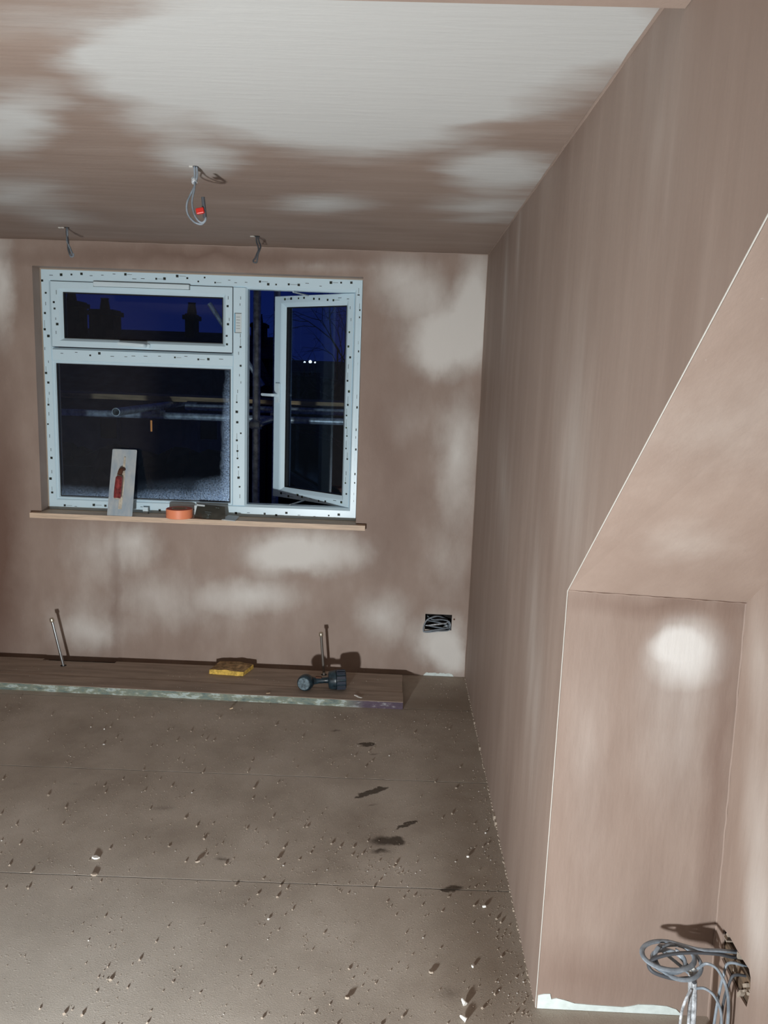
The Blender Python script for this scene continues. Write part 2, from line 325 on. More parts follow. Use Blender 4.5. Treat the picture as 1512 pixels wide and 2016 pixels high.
def tube(bm, pts, rx, ry=None, n=8, seg=10, mi=0, smooth=True):
    ry = ry or rx; P = spline(pts, n) if smooth else [Vector(p_) for p_ in pts]
    up = Vector((.31, .2, .93)); rings = []; prev = None
    for i, p_ in enumerate(P):
        tg = (P[min(i+1, len(P)-1)]-P[max(i-1, 0)]).normalized()
        if prev is None: nrm = tg.cross(up).normalized()
        else: nrm = (prev-tg*prev.dot(tg)).normalized()
        prev = nrm; bn = tg.cross(nrm)
        rings.append([bm.verts.new(p_+nrm*rx*math.cos(2*math.pi*k/seg)+bn*ry*math.sin(2*math.pi*k/seg)) for k in range(seg)])
    for A, B in zip(rings, rings[1:]):
        for k in range(seg): f = bm.faces.new((A[k], A[(k+1) % seg], B[(k+1) % seg], B[k])); f.material_index = mi
    bm.faces.new(list(reversed(rings[0]))).material_index = mi; bm.faces.new(rings[-1]).material_index = mi
def prism(bm, poly, axis, a, b, mi=0):
    """poly in the two other axes, extruded along axis from a to b"""
    def P(u, v, w_): return {'x': (w_, u, v), 'y': (u, w_, v), 'z': (u, v, w_)}[axis]
    A = [bm.verts.new(P(u, v, a)) for u, v in poly]; B = [bm.verts.new(P(u, v, b)) for u, v in poly]; n = len(poly)
    fs = [bm.faces.new(A), bm.faces.new(list(reversed(B)))]
    for i in range(n): fs.append(bm.faces.new((A[i], B[i], B[(i+1) % n], A[(i+1) % n])))
    for f in fs: f.material_index = mi
def ring_frame(bm, x0, x1, z0, z1, prof, ws, tf=None, mi=0):
    """mitred rectangular frame. prof: closed list of (k, y), k = fraction of the face width; ws = (left, right, bottom, top)"""
    l, r, b, t_ = ws; rows = []
    for (k, y) in prof:
        c = [(x0+k*l, y, z0+k*b), (x1-k*r, y, z0+k*b), (x1-k*r, y, z1-k*t_), (x0+k*l, y, z1-k*t_)]
        rows.append([bm.verts.new(tf(Vector(q)) if tf else q) for q in c])
    n = len(prof)
    for i in range(n):
        A, B = rows[i], rows[(i+1) % n]
        for j in range(4):
            f = bm.faces.new((A[j], A[(j+1) % 4], B[(j+1) % 4], B[j])); f.material_index = mi

D = 4.227; W = .425; K = 1.862; H = 2.3; XL = -2.62; YR = -3.0; G = .872
NB = bmesh.new

# ================================================================== setting
# --- floor: sub-base and chipboard sheets
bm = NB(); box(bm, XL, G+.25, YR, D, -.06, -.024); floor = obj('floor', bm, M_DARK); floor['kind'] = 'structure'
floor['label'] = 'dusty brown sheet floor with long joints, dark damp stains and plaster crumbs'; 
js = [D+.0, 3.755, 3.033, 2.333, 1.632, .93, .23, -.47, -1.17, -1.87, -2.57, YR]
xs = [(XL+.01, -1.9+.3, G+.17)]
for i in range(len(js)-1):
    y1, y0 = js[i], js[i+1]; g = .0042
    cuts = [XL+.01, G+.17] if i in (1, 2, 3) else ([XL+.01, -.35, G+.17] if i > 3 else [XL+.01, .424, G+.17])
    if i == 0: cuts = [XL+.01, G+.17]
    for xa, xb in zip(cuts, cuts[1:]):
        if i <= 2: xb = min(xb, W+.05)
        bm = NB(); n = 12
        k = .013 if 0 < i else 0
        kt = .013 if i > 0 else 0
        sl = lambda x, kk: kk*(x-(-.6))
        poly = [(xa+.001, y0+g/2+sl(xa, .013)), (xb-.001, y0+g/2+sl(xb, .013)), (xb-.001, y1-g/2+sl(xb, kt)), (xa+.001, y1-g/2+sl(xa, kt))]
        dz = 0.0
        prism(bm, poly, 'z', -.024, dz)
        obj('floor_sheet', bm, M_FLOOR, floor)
    if 0 < i < 6:
        bm = NB(); yy = lambda x: y1+.013*(x+.6); prism(bm, [(XL+.01, yy(XL)-.0024), (G, yy(G)-.0024), (G, yy(G)+.0024), (XL+.01, yy(XL)+.0024)], 'z', -.0236, -.0008); obj('joint_filler', bm, M_DARK, floor)

# --- wall with rectangular holes (plane y = const), faces on a grid
def hole_wall(bm, xs_, zs_, holes, y0, y1):
    cells = {}
    inh = lambda cx, cz: any(h[0] < cx < h[1] and h[2] < cz < h[3] for h in holes)
    vv = {}
    def V(i, j, y):
        if (i, j, y) not in vv: vv[(i, j, y)] = bm.verts.new((xs_[i], y, zs_[j]))
        return vv[(i, j, y)]
    solid = lambda i, j: 0 <= i < len(xs_)-1 and 0 <= j < len(zs_)-1 and not inh((xs_[i]+xs_[i+1])/2, (zs_[j]+zs_[j+1])/2)
    for i in range(len(xs_)-1):
        for j in range(len(zs_)-1):
            if not solid(i, j): continue
            for y in (y0, y1): bm.faces.new((V(i, j, y), V(i+1, j, y), V(i+1, j+1, y), V(i, j+1, y)))
            for di, dj, a, b in ((-1, 0, (i, j), (i, j+1)), (1, 0, (i+1, j), (i+1, j+1)), (0, -1, (i, j), (i+1, j)), (0, 1, (i, j+1), (i+1, j+1))):
                if not solid(i+di, j+dj):
                    bm.faces.new((V(*a, y0), V(*b, y0), V(*b, y1), V(*a, y1)))
WX0, WX1, WZ0, WZ1 = -1.957, -.219, .857, 2.166
bm = NB()
hole_wall(bm, [XL, WX0, WX1, .18, .185, .334, W], [0, .272, .362, WZ0-.03, WZ1, H], [(WX0, WX1, WZ0-.03, WZ1), (.185, .334, .272, .362)], D, D+.30)
wall_back = obj('wall_back', bm, M_BACK); tagp(wall_back, 'patchy pink plastered wall holding the window', kind='structure')
# bare plasterboard along the foot
def ragged(bm, u0, u1, zt, axis, a, b, amp=.006, n=18, taper=True, seed=1):
    rnd = random.Random(seed); top = []
    for i in range(n+1):
        u = u0+(u1-u0)*i/n; k = min(1, min(i, n-i)/1.5) if taper else 1
        top.append((u, max(.003, zt*k+rnd.uniform(-amp, amp))))
    prism(bm, [(u0, 0.001), (u1, .001)]+top[::-1], axis, a, b)
bm = NB(); ragged(bm, .19, .36, .018, 'y', D-.0015, D+.001, .003); obj('plasterboard_edge', bm, M_BOARDW, wall_back)

# --- right-hand cheek wall
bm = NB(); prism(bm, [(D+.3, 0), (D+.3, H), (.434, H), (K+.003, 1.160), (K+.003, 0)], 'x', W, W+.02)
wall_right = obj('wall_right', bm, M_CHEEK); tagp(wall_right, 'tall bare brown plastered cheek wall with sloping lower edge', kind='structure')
# --- knee wall facing the camera, in the eaves recess
bm = NB(); v = [bm.verts.new(q) for q in [(W, K, 0), (.886, K, 0), (.859, K, 1.146), (W, K, 1.160), (W+.03, K+.12, 0), (.886, K+.12, 0), (.859, K+.12, 1.146), (W+.03, K+.12, 1.160)]]
for q in [(0, 1, 2, 3), (4, 7, 6, 5), (0, 3, 7, 4), (1, 5, 6, 2), (0, 4, 5, 1), (3, 2, 6, 7)]: bm.faces.new([v[i] for i in q])
bmesh.ops.translate(bm, verts=[v_ for v_ in bm.verts if v_.co.x < W+.001], vec=(.0, 0, 0))
wall_knee = obj('wall_knee', bm, M_KNEE); tagp(wall_knee, 'low pink plastered knee wall under the slope', kind='structure')
bm = NB(); rnd = random.Random(4)
top = [(.446+.0, .045), (.462, .046), (.466, .030), (.48, .034), (.50, .030), (.53, .021), (.57, .019), (.62, .018), (.66, .017), (.68, .021), (.70, .027), (.74, .028), (.775, .026), (.80, .018), (.815, .003)]
prism(bm, [(.430, .001), (.815, .001)]+top[::-1]+[(.430, .040)], 'y', K-.002, K+.001)
obj('plasterboard_edge', bm, M_BOARDW, wall_knee)
# --- sloping ceiling
bm = NB()
A = [(W, K, 1.160), (.859, K, 1.146), (G-.013, .40, H+.04), (W, .40, 1.160+1.142/(K-.43)*(K-.40))]
va = [bm.verts.new(q) for q in A]; vb = [bm.verts.new((q[0]+(.03 if q[0] < W+.01 else 0), q[1]+.1, q[2]+.12)) for q in A]
bm.faces.new(va); bm.faces.new(vb[::-1])
for i in range(4): bm.faces.new((va[i], vb[i], vb[(i+1) % 4], va[(i+1) % 4]))
slope = obj('ceiling_slope', bm, M_SLOPE); tagp(slope, 'sloping plastered ceiling rising towards the camera', kind='structure')
# --- gable wall with the knocked-out hole
hole = [(1.822, .296), (1.781, .302), (1.742, .300), (1.709, .300), (1.671, .303), (1.659, .289), (1.655, .255), (1.664, .206), (1.71, .203), (1.747, .206), (1.785, .209), (1.815, .214)]
bm = NB()
outer = [(K+.0, 0), (K, 1.16), (.43, H), (YR, H), (YR, 0)]
def gx(z): return .886-.027*z/1.15
ov = [bm.verts.new((gx(z), y, z)) for y, z in outer]; hv = [bm.verts.new((gx(z), y, z)) for y, z in hole]
ed = [bm.edges.new((ov[i], ov[(i+1) % 5])) for i in range(5)]+[bm.edges.new((hv[i], hv[(i+1) % len(hv)])) for i in range(len(hv))]
bmesh.ops.triangle_fill(bm, edges=ed, use_beauty=True)
back = bmesh.ops.extrude_face_region(bm, geom=bm.faces[:])
bmesh.ops.translate(bm, verts=[g_ for g_ in back['geom'] if isinstance(g_, bmesh.types.BMVert)], vec=(.006, 0, 0))
wall_gable = obj('wall_gable', bm, M_GABLE); tagp(wall_gable, 'plastered side wall of the eaves recess with a hole', kind='structure')
bm = NB(); box(bm, .889, 1.2, 1.2, 1.86, 0, .272); obj('masonry', bm, M_TIMB, wall_gable)
bm = NB(); box(bm, .93, .955, 1.3, 1.86, .30, .42); obj('batten', bm, M_TIMB, wall_gable)
bm = NB()
for i in range(9):
    q = (.889+random.uniform(-.002, .002), random.uniform(1.66, 1.80), random.uniform(.2, .29)); s = random.uniform(.004, .010)
    box(bm, q[0]-s, q[0]+s, q[1]-s*1.5, q[1]+s*1.5, q[2]-s*.5, q[2]+s*.5, rot=Matrix.Rotation(random.uniform(0, 3), 3, 'X'), piv=q)
o = obj('rubble', bm, M_CHIPM, wall_gable); o['kind'] = 'stuff'
# --- left and rear shell
bm = NB(); box(bm, XL-.1, XL, YR, D+.3, 0, H); tagp(obj('wall_left', bm, M_SHELL), 'plastered wall on the left', kind='structure')
bm = NB(); box(bm, XL-.1, G+.3, YR-.1, YR, 0, H); tagp(obj('wall_front', bm, M_SHELL), 'plastered wall behind the camera', kind='structure')
# --- ceiling
bm = NB()
prism(bm, [(XL, YR), (G+.2, YR), (G+.2, .43), (W+.0, .43), (W+.0, D+.3), (XL, D+.3)], 'z', H, H+.08)
ceiling = obj('ceiling', bm, M_CEIL); tagp(ceiling, 'plastered ceiling with large drying white patches', kind='structure')
bm = NB(); v = []
prism(bm, [(XL, -.9), (W-.001, -.9), (W-.001, 1.362), (XL, 1.395)], 'z', H-.055, H-.001)
tagp(obj('trim_1', bm, M_SHELL, bevel=.004), 'shallow plastered downstand across the ceiling', kind='structure')
# --- corner beads and paper-tape lines
def bead(name, pts, r, mat=M_BEAD, lab='thin bright corner bead'):
    bm = NB(); tube(bm, pts, r, n=1, seg=6, smooth=False); o = obj(name, bm, mat, smooth=True); tagp(o, lab, kind='structure'); return o
bead('trim_2', [(W+.0005, K-.0005, .003), (W+.001, K-.0005, .6), (W, K-.0005, 1.158)], .0012, lab='bright vertical corner bead of the recess')
bead('trim_3', [(W, K, 1.158), (W-.0003, .43, H)], .0012, lab='bright bead along the sloping edge')
def caulk(name, a, b, r, seed, lab):
    rnd = random.Random(seed); a, b = Vector(a), Vector(b); n = 40; bm = NB(); pts = []
    for i in range(n+1): pts.append(a+(b-a)*i/n+Vector((rnd.uniform(-1, 1), rnd.uniform(-1, 1), rnd.uniform(-1, 1)))*r*.35)
    tube(bm, pts, r, n=1, seg=5, smooth=False); tagp(obj(name, bm, M_KNEE, smooth=True), lab, kind='structure')
caulk('trim_4', (XL, D-.001, H-.002), (W, D-.001, H-.002), .0035, 1, 'plaster angle where the ceiling meets the window wall')
caulk('trim_5', (W-.001, D, H-.002), (W-.001, 1.4, H-.002), .0035, 2, 'plaster angle where the ceiling meets the cheek wall')
caulk('trim_6', (W-.001, D-.001, 0), (W-.001, D-.001, H), .0028, 3, 'plaster angle in the far corner')
caulk('trim_7', (W, K-.001, 1.160), (.859, K-.001, 1.146), .0030, 5, 'plaster angle under the slope')
caulk('trim_8', (.886, K-.001, 0.0), (.859, K-.001, 1.146), .0030, 6, 'plaster angle in the recess corner')
# ragged plaster foot along the cheek wall
bm = NB(); rnd = random.Random(9)
for i in range(150):
    y = K+.02+(D-K-.05)*(i+rnd.random())/150; s = rnd.uniform(.001, .0038)
    box(bm, W-s*1.2, W+.001, y-s*1.6, y+s*1.6, -.0005, s*1.1+.001, rot=Matrix.Rotation(rnd.uniform(-.5, .5), 3, 'Z'), piv=(W, y, 0))
for (y, s) in ((2.78, .008), (2.74, .007), (3.35, .007), (3.62, .006)): box(bm, W-s, W+.001, y-s*1.5, y+s*1.5, 0, s*2.2)
tagp(obj('plaster_snots', bm, M_CHIPM), 'pale plaster crumbs along the foot of the cheek wall', 'rubble', kind='stuff')

# ================================================================== window
YF = 4.317
win = empty('window_1', ((WX0+WX1)/2, YF, WZ0), kind='structure'); win['label'] = 'white plastic window with taped frame, top vent and one casement open'
OX0, OX1, OZ0, OZ1 = -1.957, -.226, .858, 2.166
bm = NB()
ring_frame(bm, OX0, OX1, OZ0, OZ1, [(0, YF), (.80, YF), (1.0, YF+.014), (1.0, YF+.07), (0, YF+.07)], (.055, .040, .068, .070))
frame = obj('frame', bm, M_PVC, win)
def bar(name, x0, x1, z0, z1, vert):
    bm = NB(); c = .011
    if vert: prism(bm, [(x0+c, YF), (x1-c, YF), (x1, YF+.014), (x1, YF+.07), (x0, YF+.07), (x0, YF+.014)], 'z', z0, z1)
    else:
        A_ = [(YF, z0+c), (YF, z1-c), (YF+.014, z1), (YF+.07, z1), (YF+.07, z0), (YF+.014, z0)]
        prism(bm, A_, 'x', x0, x1)
    return obj(name, bm, M_PVC, win)
mull = bar('mullion', -.926, -.841, .920, 2.100, True)
trans = bar('transom', -1.905, -.918, 1.675, 1.752, False)
for o_, sx in ((mull, 1), (trans, 1)): o_.location.y -= 0  # flush with the frame
# fixed lower pane with beads
bm = NB(); ring_frame(bm, -1.906, -.922, .921, 1.680, [(0, YF+.006), (.6, YF+.006), (1, YF+.016), (1, YF+.05), (0, YF+.05)], (.012, .012, .010, .012)); obj('glazing_bead', bm, M_PVC, win)
bm = NB(); ring_frame(bm, -1.895, -.934, .931, 1.669, [(0, YF+.018), (1, YF+.0182), (1, YF+.04), (0, YF+.04)], (.005,)*4); obj('gasket', bm, M_RUB, win)
bm = NB(); box(bm, -1.895, -.934, YF+.020, YF+.024, .931, 1.669); pane_lo = obj('pane', bm, M_MIST, win); pane_lo['label'] = 'lower fixed pane, misted with condensation at bottom and right'
# fanlight sash
FX0, FX1, FZ0, FZ1 = -1.902, -.920, 1.757, 2.100
bm = NB(); ring_frame(bm, FX0, FX1, FZ0, FZ1, [(0, YF-.004), (.02, YF-.006), (.68, YF-.006), (.76, YF-.002), (1, YF+.012), (1, YF+.05), (0, YF+.05)], (.062, .054, .046, .054))
fan = obj('top_sash', bm, M_PVC, win)
bm = NB(); ring_frame(bm, FX0-.0018, FX1+.0018, FZ0-.0018, FZ1+.0018, [(0, YF-.0006), (1, YF-.0006), (1, YF+.01), (0, YF+.01)], (.0028,)*4); obj('shadow_line', bm, M_RUB, fan)  # black ring stands in for the shadow line round the sash
bm = NB(); ring_frame(bm, -1.840, -.974, 1.803, 2.046, [(0, YF+.008), (1, YF+.008), (1, YF+.04), (0, YF+.04)], (.004,)*4); obj('gasket', bm, M_RUB, fan)
bm = NB(); box(bm, -1.840, -.974, YF+.016, YF+.020, 1.803, 2.046); obj('pane', bm, M_GLASS, fan)
# trickle vent
bm = NB(); box(bm, -1.665, -1.150, YF-.020, YF-.005, 2.080, 2.105)
vent = obj('trickle_vent', bm, M_PVC2, win, bevel=.004); vent['label'] = 'long slim white trickle vent'
bm = NB(); box(bm, -1.668, -1.147, YF-.0085, YF-.0058, 2.078, 2.1065); obj('vent_shade_line', bm, M_GREY, vent)  # grey outline behind the vent, its edge shade put in as colour
# fanlight handle: base plate and long lever
bm = NB(); box(bm, -1.455, -1.365, YF-.020, YF-.006, 1.766, 1.786); bmesh.ops.bevel(bm, geom=bm.edges[:], offset=.003, segments=2, affect='EDGES')
tube(bm, [(-1.385, YF-.018, 1.776), (-1.385, YF-.050, 1.776), (-1.40, YF-.060, 1.777), (-1.47, YF-.058, 1.780), (-1.525, YF-.054, 1.782)], .007, .010, n=5)
h1 = obj('handle', bm, M_PVC2, fan, smooth=True); h1['label'] = 'white lever handle of the top sash'
# opening casement, hinged right, swung outwards
TH = math.radians(-35.0); HG = Vector((-.266, YF+.026, 0))
RM = Matrix.Rotation(TH, 3, 'Z')
def tf(v): return RM @ (v-HG)+HG
SX0, SX1, SZ0, SZ1 = -.266-.585, -.266, .926, 2.094
Y0 = YF+.020
bm = NB(); ring_frame(bm, SX0, SX1, SZ0, SZ1, [(0, Y0), (.02, Y0-.002), (.62, Y0-.002), (.72, Y0+.002), (1, Y0+.016), (1, Y0+.062), (.25, Y0+.062), (.25, Y0+.05), (0, Y0+.05)], (.080, .062, .062, .062), tf)
sash = obj('side_sash', bm, M_PVC, win); sash['label'] = 'casement sash standing open outwards'
bm = NB(); ring_frame(bm, SX0+.079, SX1-.061, SZ0+.061, SZ1-.061, [(0, Y0+.015), (1, Y0+.015), (1, Y0+.045), (0, Y0+.045)], (.012, .004, .004, .004), tf); obj('gasket', bm, M_RUB, sash)
bm = NB(); box(bm, SX0+.079, SX1-.061, Y0+.024, Y0+.028, SZ0+.061, SZ1-.061)
for v_ in bm.verts: v_.co = tf(v_.co)
obj('pane', bm, M_GLASS, sash)
bm = NB(); box(bm, SX0+.020, SX0+.055, Y0-.016, Y0-.002, 1.485, 1.60); bmesh.ops.bevel(bm, geom=bm.edges[:], offset=.003, segments=2, affect='EDGES')
tube(bm, [(SX0+.037, Y0-.014, 1.53), (SX0+.037, Y0-.045, 1.53), (SX0+.020, Y0-.052, 1.53), (SX0-.035, Y0-.048, 1.530), (SX0-.055, Y0-.046, 1.530)], .007, .009, n=5)
for v_ in bm.verts: v_.co = tf(v_.co)
h2 = obj('handle', bm, M_PVC2, sash, smooth=True); h2['label'] = 'white lever handle of the open casement'
bm = NB(); box(bm, -.258, -.240, YF-.002, YF+.03, .95, 2.08); o_ = obj('hinge_jamb', bm, M_PVC, win)
# friction stay
bm = NB(); cyl(bm, tf(Vector((SX0+.25, Y0+.03, SZ0+.004))), (-.60, YF+.035, .928), .005, seg=8); cyl(bm, tf(Vector((SX0+.25, Y0+.03, SZ1-.004))), (-.60, YF+.035, 2.091), .005, seg=8); obj('friction_stay', bm, M_STEEL, win)
# printed marks on the protective tape
def marks(bm, p0, p1, dy, n, rnd, tfm=None, width=.012, vertical=True):
    p0, p1 = Vector(p0), Vector(p1)
    for i in range(n):
        t_ = (i+rnd.uniform(.25, .75))/n; c = p0+(p1-p0)*t_
        off = rnd.uniform(-width, width); kind = rnd.random()
        if vertical: c.x += off
        else: c.z += off
        def q(du, dv, w_, h_, mi):
            # thin print chip on the face
            a, b = (w_, h_)
            r = box(bm, c.x+du-a, c.x+du+a, dy-.0006, dy-.0001, c.z+dv-b, c.z+dv+b, mi)
            if tfm:
                for v_ in r: v_.co = tfm(v_.co)
        if kind < .62:
            s = rnd.uniform(.0042, .0072); q(0, 0, s, s*.95, 0)
            if rnd.random() < .6: q(rnd.choice((-.5, .5))*s, rnd.choice((-.5, .5))*s, s*.5, s*.5, 1)
            if rnd.random() < .45:
                L_ = rnd.uniform(.012, .02)
                (q(0, s+L_+.003, .0010, L_, 2) if vertical else q(s+L_+.003, 0, L_, .0010, 2))
        else:
            L_ = rnd.uniform(.006, .012)
            (q(0, 0, .0013, L_, 0) if vertical else q(0, 0, L_, .0013, 0))
rnd = random.Random(3); bm = NB()
yf = YF
marks(bm, (-1.935, 0, .93), (-1.935, 0, 2.13), yf, 20, rnd); marks(bm, (-1.92, 0, 2.135), (-.26, 0, 2.135), yf, 30, rnd, width=.014, vertical=False)
marks(bm, (-.243, 0, .93), (-.243, 0, 2.10), yf, 20, rnd, width=.006); marks(bm, (-1.90, 0, .882), (-.27, 0, .882), yf, 22, rnd, width=.010, vertical=False)
mk = obj('tape_print', bm, [M_BLACK, M_GREEN, M_GREY], frame); mk['kind'] = 'stuff'
bm = NB(); marks(bm, (-.884, 0, .95), (-.884, 0, 2.08), yf, 22, rnd, width=.012); mk = obj('tape_print', bm, [M_BLACK, M_GREEN, M_GREY], mull); mk['kind'] = 'stuff'
bm = NB(); marks(bm, (-1.88, 0, 1.722), (-.95, 0, 1.722), yf, 14, rnd, width=.008, vertical=False); mk = obj('tape_print', bm, [M_BLACK, M_GREEN, M_GREY], trans); mk['kind'] = 'stuff'
bm = NB(); marks(bm, (-1.878, 0, 1.80), (-1.878, 0, 2.06), yf-.006, 6, rnd, width=.009); marks(bm, (-.944, 0, 1.78), (-.944, 0, 2.06), yf-.006, 6, rnd, width=.007); mk = obj('tape_print', bm, [M_BLACK, M_GREEN, M_GREY], fan); mk['kind'] = 'stuff'
bm = NB(); marks(bm, (SX0+.06, 0, SZ1-.022), (SX1-.02, 0, SZ1-.022), Y0-.002, 10, rnd, tf, .012, False); marks(bm, (SX1-.022, 0, SZ0+.05), (SX1-.022, 0, SZ1-.05), Y0-.002, 17, rnd, tf, .010)
marks(bm, (SX0+.05, 0, SZ0+.022), (SX1-.02, 0, SZ0+.022), Y0-.002, 9, rnd, tf, .012, False); mk = obj('tape_print', bm, [M_BLACK, M_GREEN, M_GREY], sash); mk['kind'] = 'stuff'
# rating sticker on the mullion
bm = NB(); box(bm, -.909, -.872, YF-.0012, YF, 1.862, 1.968, 0)
for z in (1.945, 1.93, 1.915, 1.90, 1.885): box(bm, -.900, -.880, YF-.0016, YF-.0011, z, z+.0022, 1)
box(bm, -.9095, -.905, YF-.0016, YF-.0011, 1.865, 1.965, 2); box(bm, -.909, -.872, YF-.0016, YF-.0011, 1.862, 1.866, 1)
box(bm, -.909, -.872, YF-.0016, YF-.0011, 1.964, 1.968, 1)
st = obj('sticker', bm, [M_WLAB, M_GREY, simple('blue_print', (.05, .3, .5, 1), .6)], mull); st['label'] = 'small white rating sticker with fine print'
# silicone/plaster line round the reveal
bm = NB()
ring_frame(bm, WX0, WX1, WZ0, WZ1, [(0, YF-.004), (1, YF-.001), (1, YF+.002), (0, YF+.002)], (.005, .005, .001, .006)); obj('filler_line', bm, M_CHIPM, win)
# timber sill board with rounded nose and horns
bm = NB()
prism(bm, [(-2.004, 4.184), (-.166, 4.184), (-.166, D), (WX1+.001, D), (WX1+.001, YF+.005), (WX0-.001, YF+.005), (WX0-.001, D), (-2.004, D)], 'z', .829, .857)
sill = obj('window_sill', bm, M_SILL, win, bevel=.005, smooth=True); sill['label'] = 'pale bare timber sill board with rounded nose'

# ================================================================== socket cut-out with cables
bm = NB()
box(bm, .183, .336, D+.045, D+.05, .270, .364); box(bm, .183, .1865, D+.003, D+.05, .270, .364); box(bm, .3325, .336, D+.003, D+.05, .270, .364); box(bm, .183, .336, D+.003, D+.05, .360, .364); box(bm, .183, .336, D+.003, D+.05, .270, .2735)
sb = obj('socket_back_box', bm, M_DARK, origin=(.26, D+.04, .27)); tagp(sb, 'black recessed back box sunk low in the window wall near the corner', 'socket box')
sc = empty('socket_cable', (.26, D+.02, .275), 'grey cable loops stuffed in the low wall cut-out by the corner', 'cable')
loops = [
 [(.30, D+.04, .33), (.25, D-.004, .352), (.20, D-.012, .335), (.180, D-.014, .30), (.178, D-.016, .268), (.20, D-.018, .262), (.26, D-.016, .270), (.315, D-.010, .274), (.328, D+.006, .29), (.31, D+.02, .325)],
 [(.20, D+.03, .34), (.23, D+.0, .330), (.28, D-.004, .333), (.318, D+.002, .322), (.326, D+.0, .30), (.312, D-.005, .285), (.25, D-.002, .288), (.196, D+.01, .293)],
 [(.192, D+.02, .288), (.215, D-.006, .299), (.26, D-.010, .308), (.30, D-.002, .312), (.322, D+.02, .32)],
 [(.195, D+.03, .316), (.23, D+.006, .318), (.27, D+.004, .313), (.305, D+.012, .30), (.325, D+.03, .288)],
 [(.176, D-.012, .262), (.205, D-.017, .268), (.25, D-.014, .277), (.30, D-.008, .283), (.322, D+.01, .30)]]
for i, L_ in enumerate(loops):
    bm = NB(); tube(bm, L_, .0058, .0036, n=6, seg=8); obj('cable_loop', bm, M_CABLE if i != 2 else M_DUST, sc, smooth=True)
bm = NB(); box(bm, .29, .326, D+.018, D+.022, .276, .292, rot=Matrix.Rotation(-.3, 3, 'Y'), piv=(.305, D+.02, .284)); obj('paper_scrap', bm, M_WLAB, sc)
bm = NB(); cyl(bm, (.347, D-.0012, .337), (.347, D+.002, .337), .005, seg=10); tagp(obj('fixing_hole', bm, M_RUST, origin=(.347, D, .337)), 'small rusty fixing hole right of the low wall cut-out', 'hole')

# ================================================================== ceiling cables
def nick(bm, x, y, r=.012):
    cyl(bm, (x, y, H-.0012), (x, y, H+.002), r, seg=12)
c1 = empty('ceiling_cable', (-.687, 2.654, H), 'long grey twin cable with red connector hanging from the middle of ceiling', 'cable')
bm = NB(); tube(bm, [(-.684, 2.654, H+.01), (-.680, 2.648, 2.27), (-.688, 2.635, 2.23), (-.706, 2.625, 2.185), (-.704, 2.62, 2.150), (-.685, 2.62, 2.126), (-.662, 2.62, 2.118), (-.650, 2.62, 2.126)], .0042, .0033, n=8); obj('cable', bm, M_CABLE, c1, smooth=True)
bm = NB(); tube(bm, [(-.690, 2.650, H+.01), (-.687, 2.645, 2.27), (-.684, 2.63, 2.23), (-.688, 2.615, 2.185), (-.681, 2.61, 2.150), (-.669, 2.61, 2.129), (-.655, 2.61, 2.121), (-.644, 2.61, 2.130), (-.645, 2.612, 2.15)], .0042, .0033, n=8); obj('cable', bm, M_CABLE, c1, smooth=True)
bm = NB(); cyl(bm, (-.646, 2.612, 2.135), (-.651, 2.606, 2.198), .0062, .0058, seg=12); obj('black_sleeve', bm, M_CABLD, c1, smooth=True)
bm = NB(); box(bm, -.672, -.646, 2.596, 2.612, 2.146, 2.164, rot=Matrix.Rotation(-.2, 3, 'Y'), piv=(-.66, 2.6, 2.155)); lv = obj('connector', bm, M_RED, c1, bevel=.003); lv['label'] = 'red cable connector'
bm = NB(); cyl(bm, (-.69, 2.648, 2.262), (-.687, 2.640, 2.248), .009, seg=8); obj('dust_patch', bm, M_DUST, c1)
bm = NB(); nick(bm, -.687, 2.654, .010); obj('ceiling_hole', bm, M_DARK, c1)
c2 = empty('ceiling_cable', (-1.609, 3.85, H), 'short dark cable loop hanging from ceiling above left end of window', 'cable', 'short cable loops above the window')
for dx in (-.003, .007):
    bm = NB(); tube(bm, [(-1.609, 3.85, H+.01), (-1.606+dx*.3, 3.842, 2.27), (-1.600-dx*.4, 3.835, 2.235), (-1.594+dx, 3.83, 2.20), (-1.585+dx*1.3, 3.83, 2.172)], .0055, .0045, n=6); obj('cable', bm, M_CABLD if dx < 0 else M_CABLE, c2, smooth=True)
bm = NB(); tube(bm, [(-1.590, 3.83, 2.178), (-1.586, 3.83, 2.166), (-1.575, 3.83, 2.169), (-1.574, 3.83, 2.180)], .005, n=5); obj('cable_bend', bm, M_CABLE, c2, smooth=True)
bm = NB(); nick(bm, -1.609, 3.85); obj('ceiling_hole', bm, M_DARK, c2)
c3 = empty('ceiling_cable', (-.72, 3.916, H), 'short dark twisted cable loop hanging from ceiling above the window mullion', 'cable', 'short cable loops above the window')
bm = NB(); tube(bm, [(-.722, 3.916, H+.01), (-.720, 3.912, 2.275), (-.712, 3.905, 2.255), (-.708, 3.90, 2.235), (-.716, 3.90, 2.215), (-.724, 3.90, 2.195), (-.732, 3.90, 2.186), (-.731, 3.90, 2.178), (-.722, 3.90, 2.176)], .0045, .0038, n=6); obj('cable', bm, M_CABLD, c3, smooth=True)
bm = NB(); tube(bm, [(-.716, 3.916, H+.01), (-.708, 3.912, 2.275), (-.698, 3.90, 2.253), (-.700, 3.892, 2.235), (-.708, 3.892, 2.215), (-.712, 3.895, 2.195), (-.716, 3.90, 2.178), (-.724, 3.90, 2.175)], .0045, .0038, n=6); obj('cable', bm, M_CABLD, c3, smooth=True)
bm = NB(); nick(bm, -.72, 3.916, .016); obj('ceiling_hole', bm, M_DARK, c3)
bm = NB(); rnd = random.Random(5)
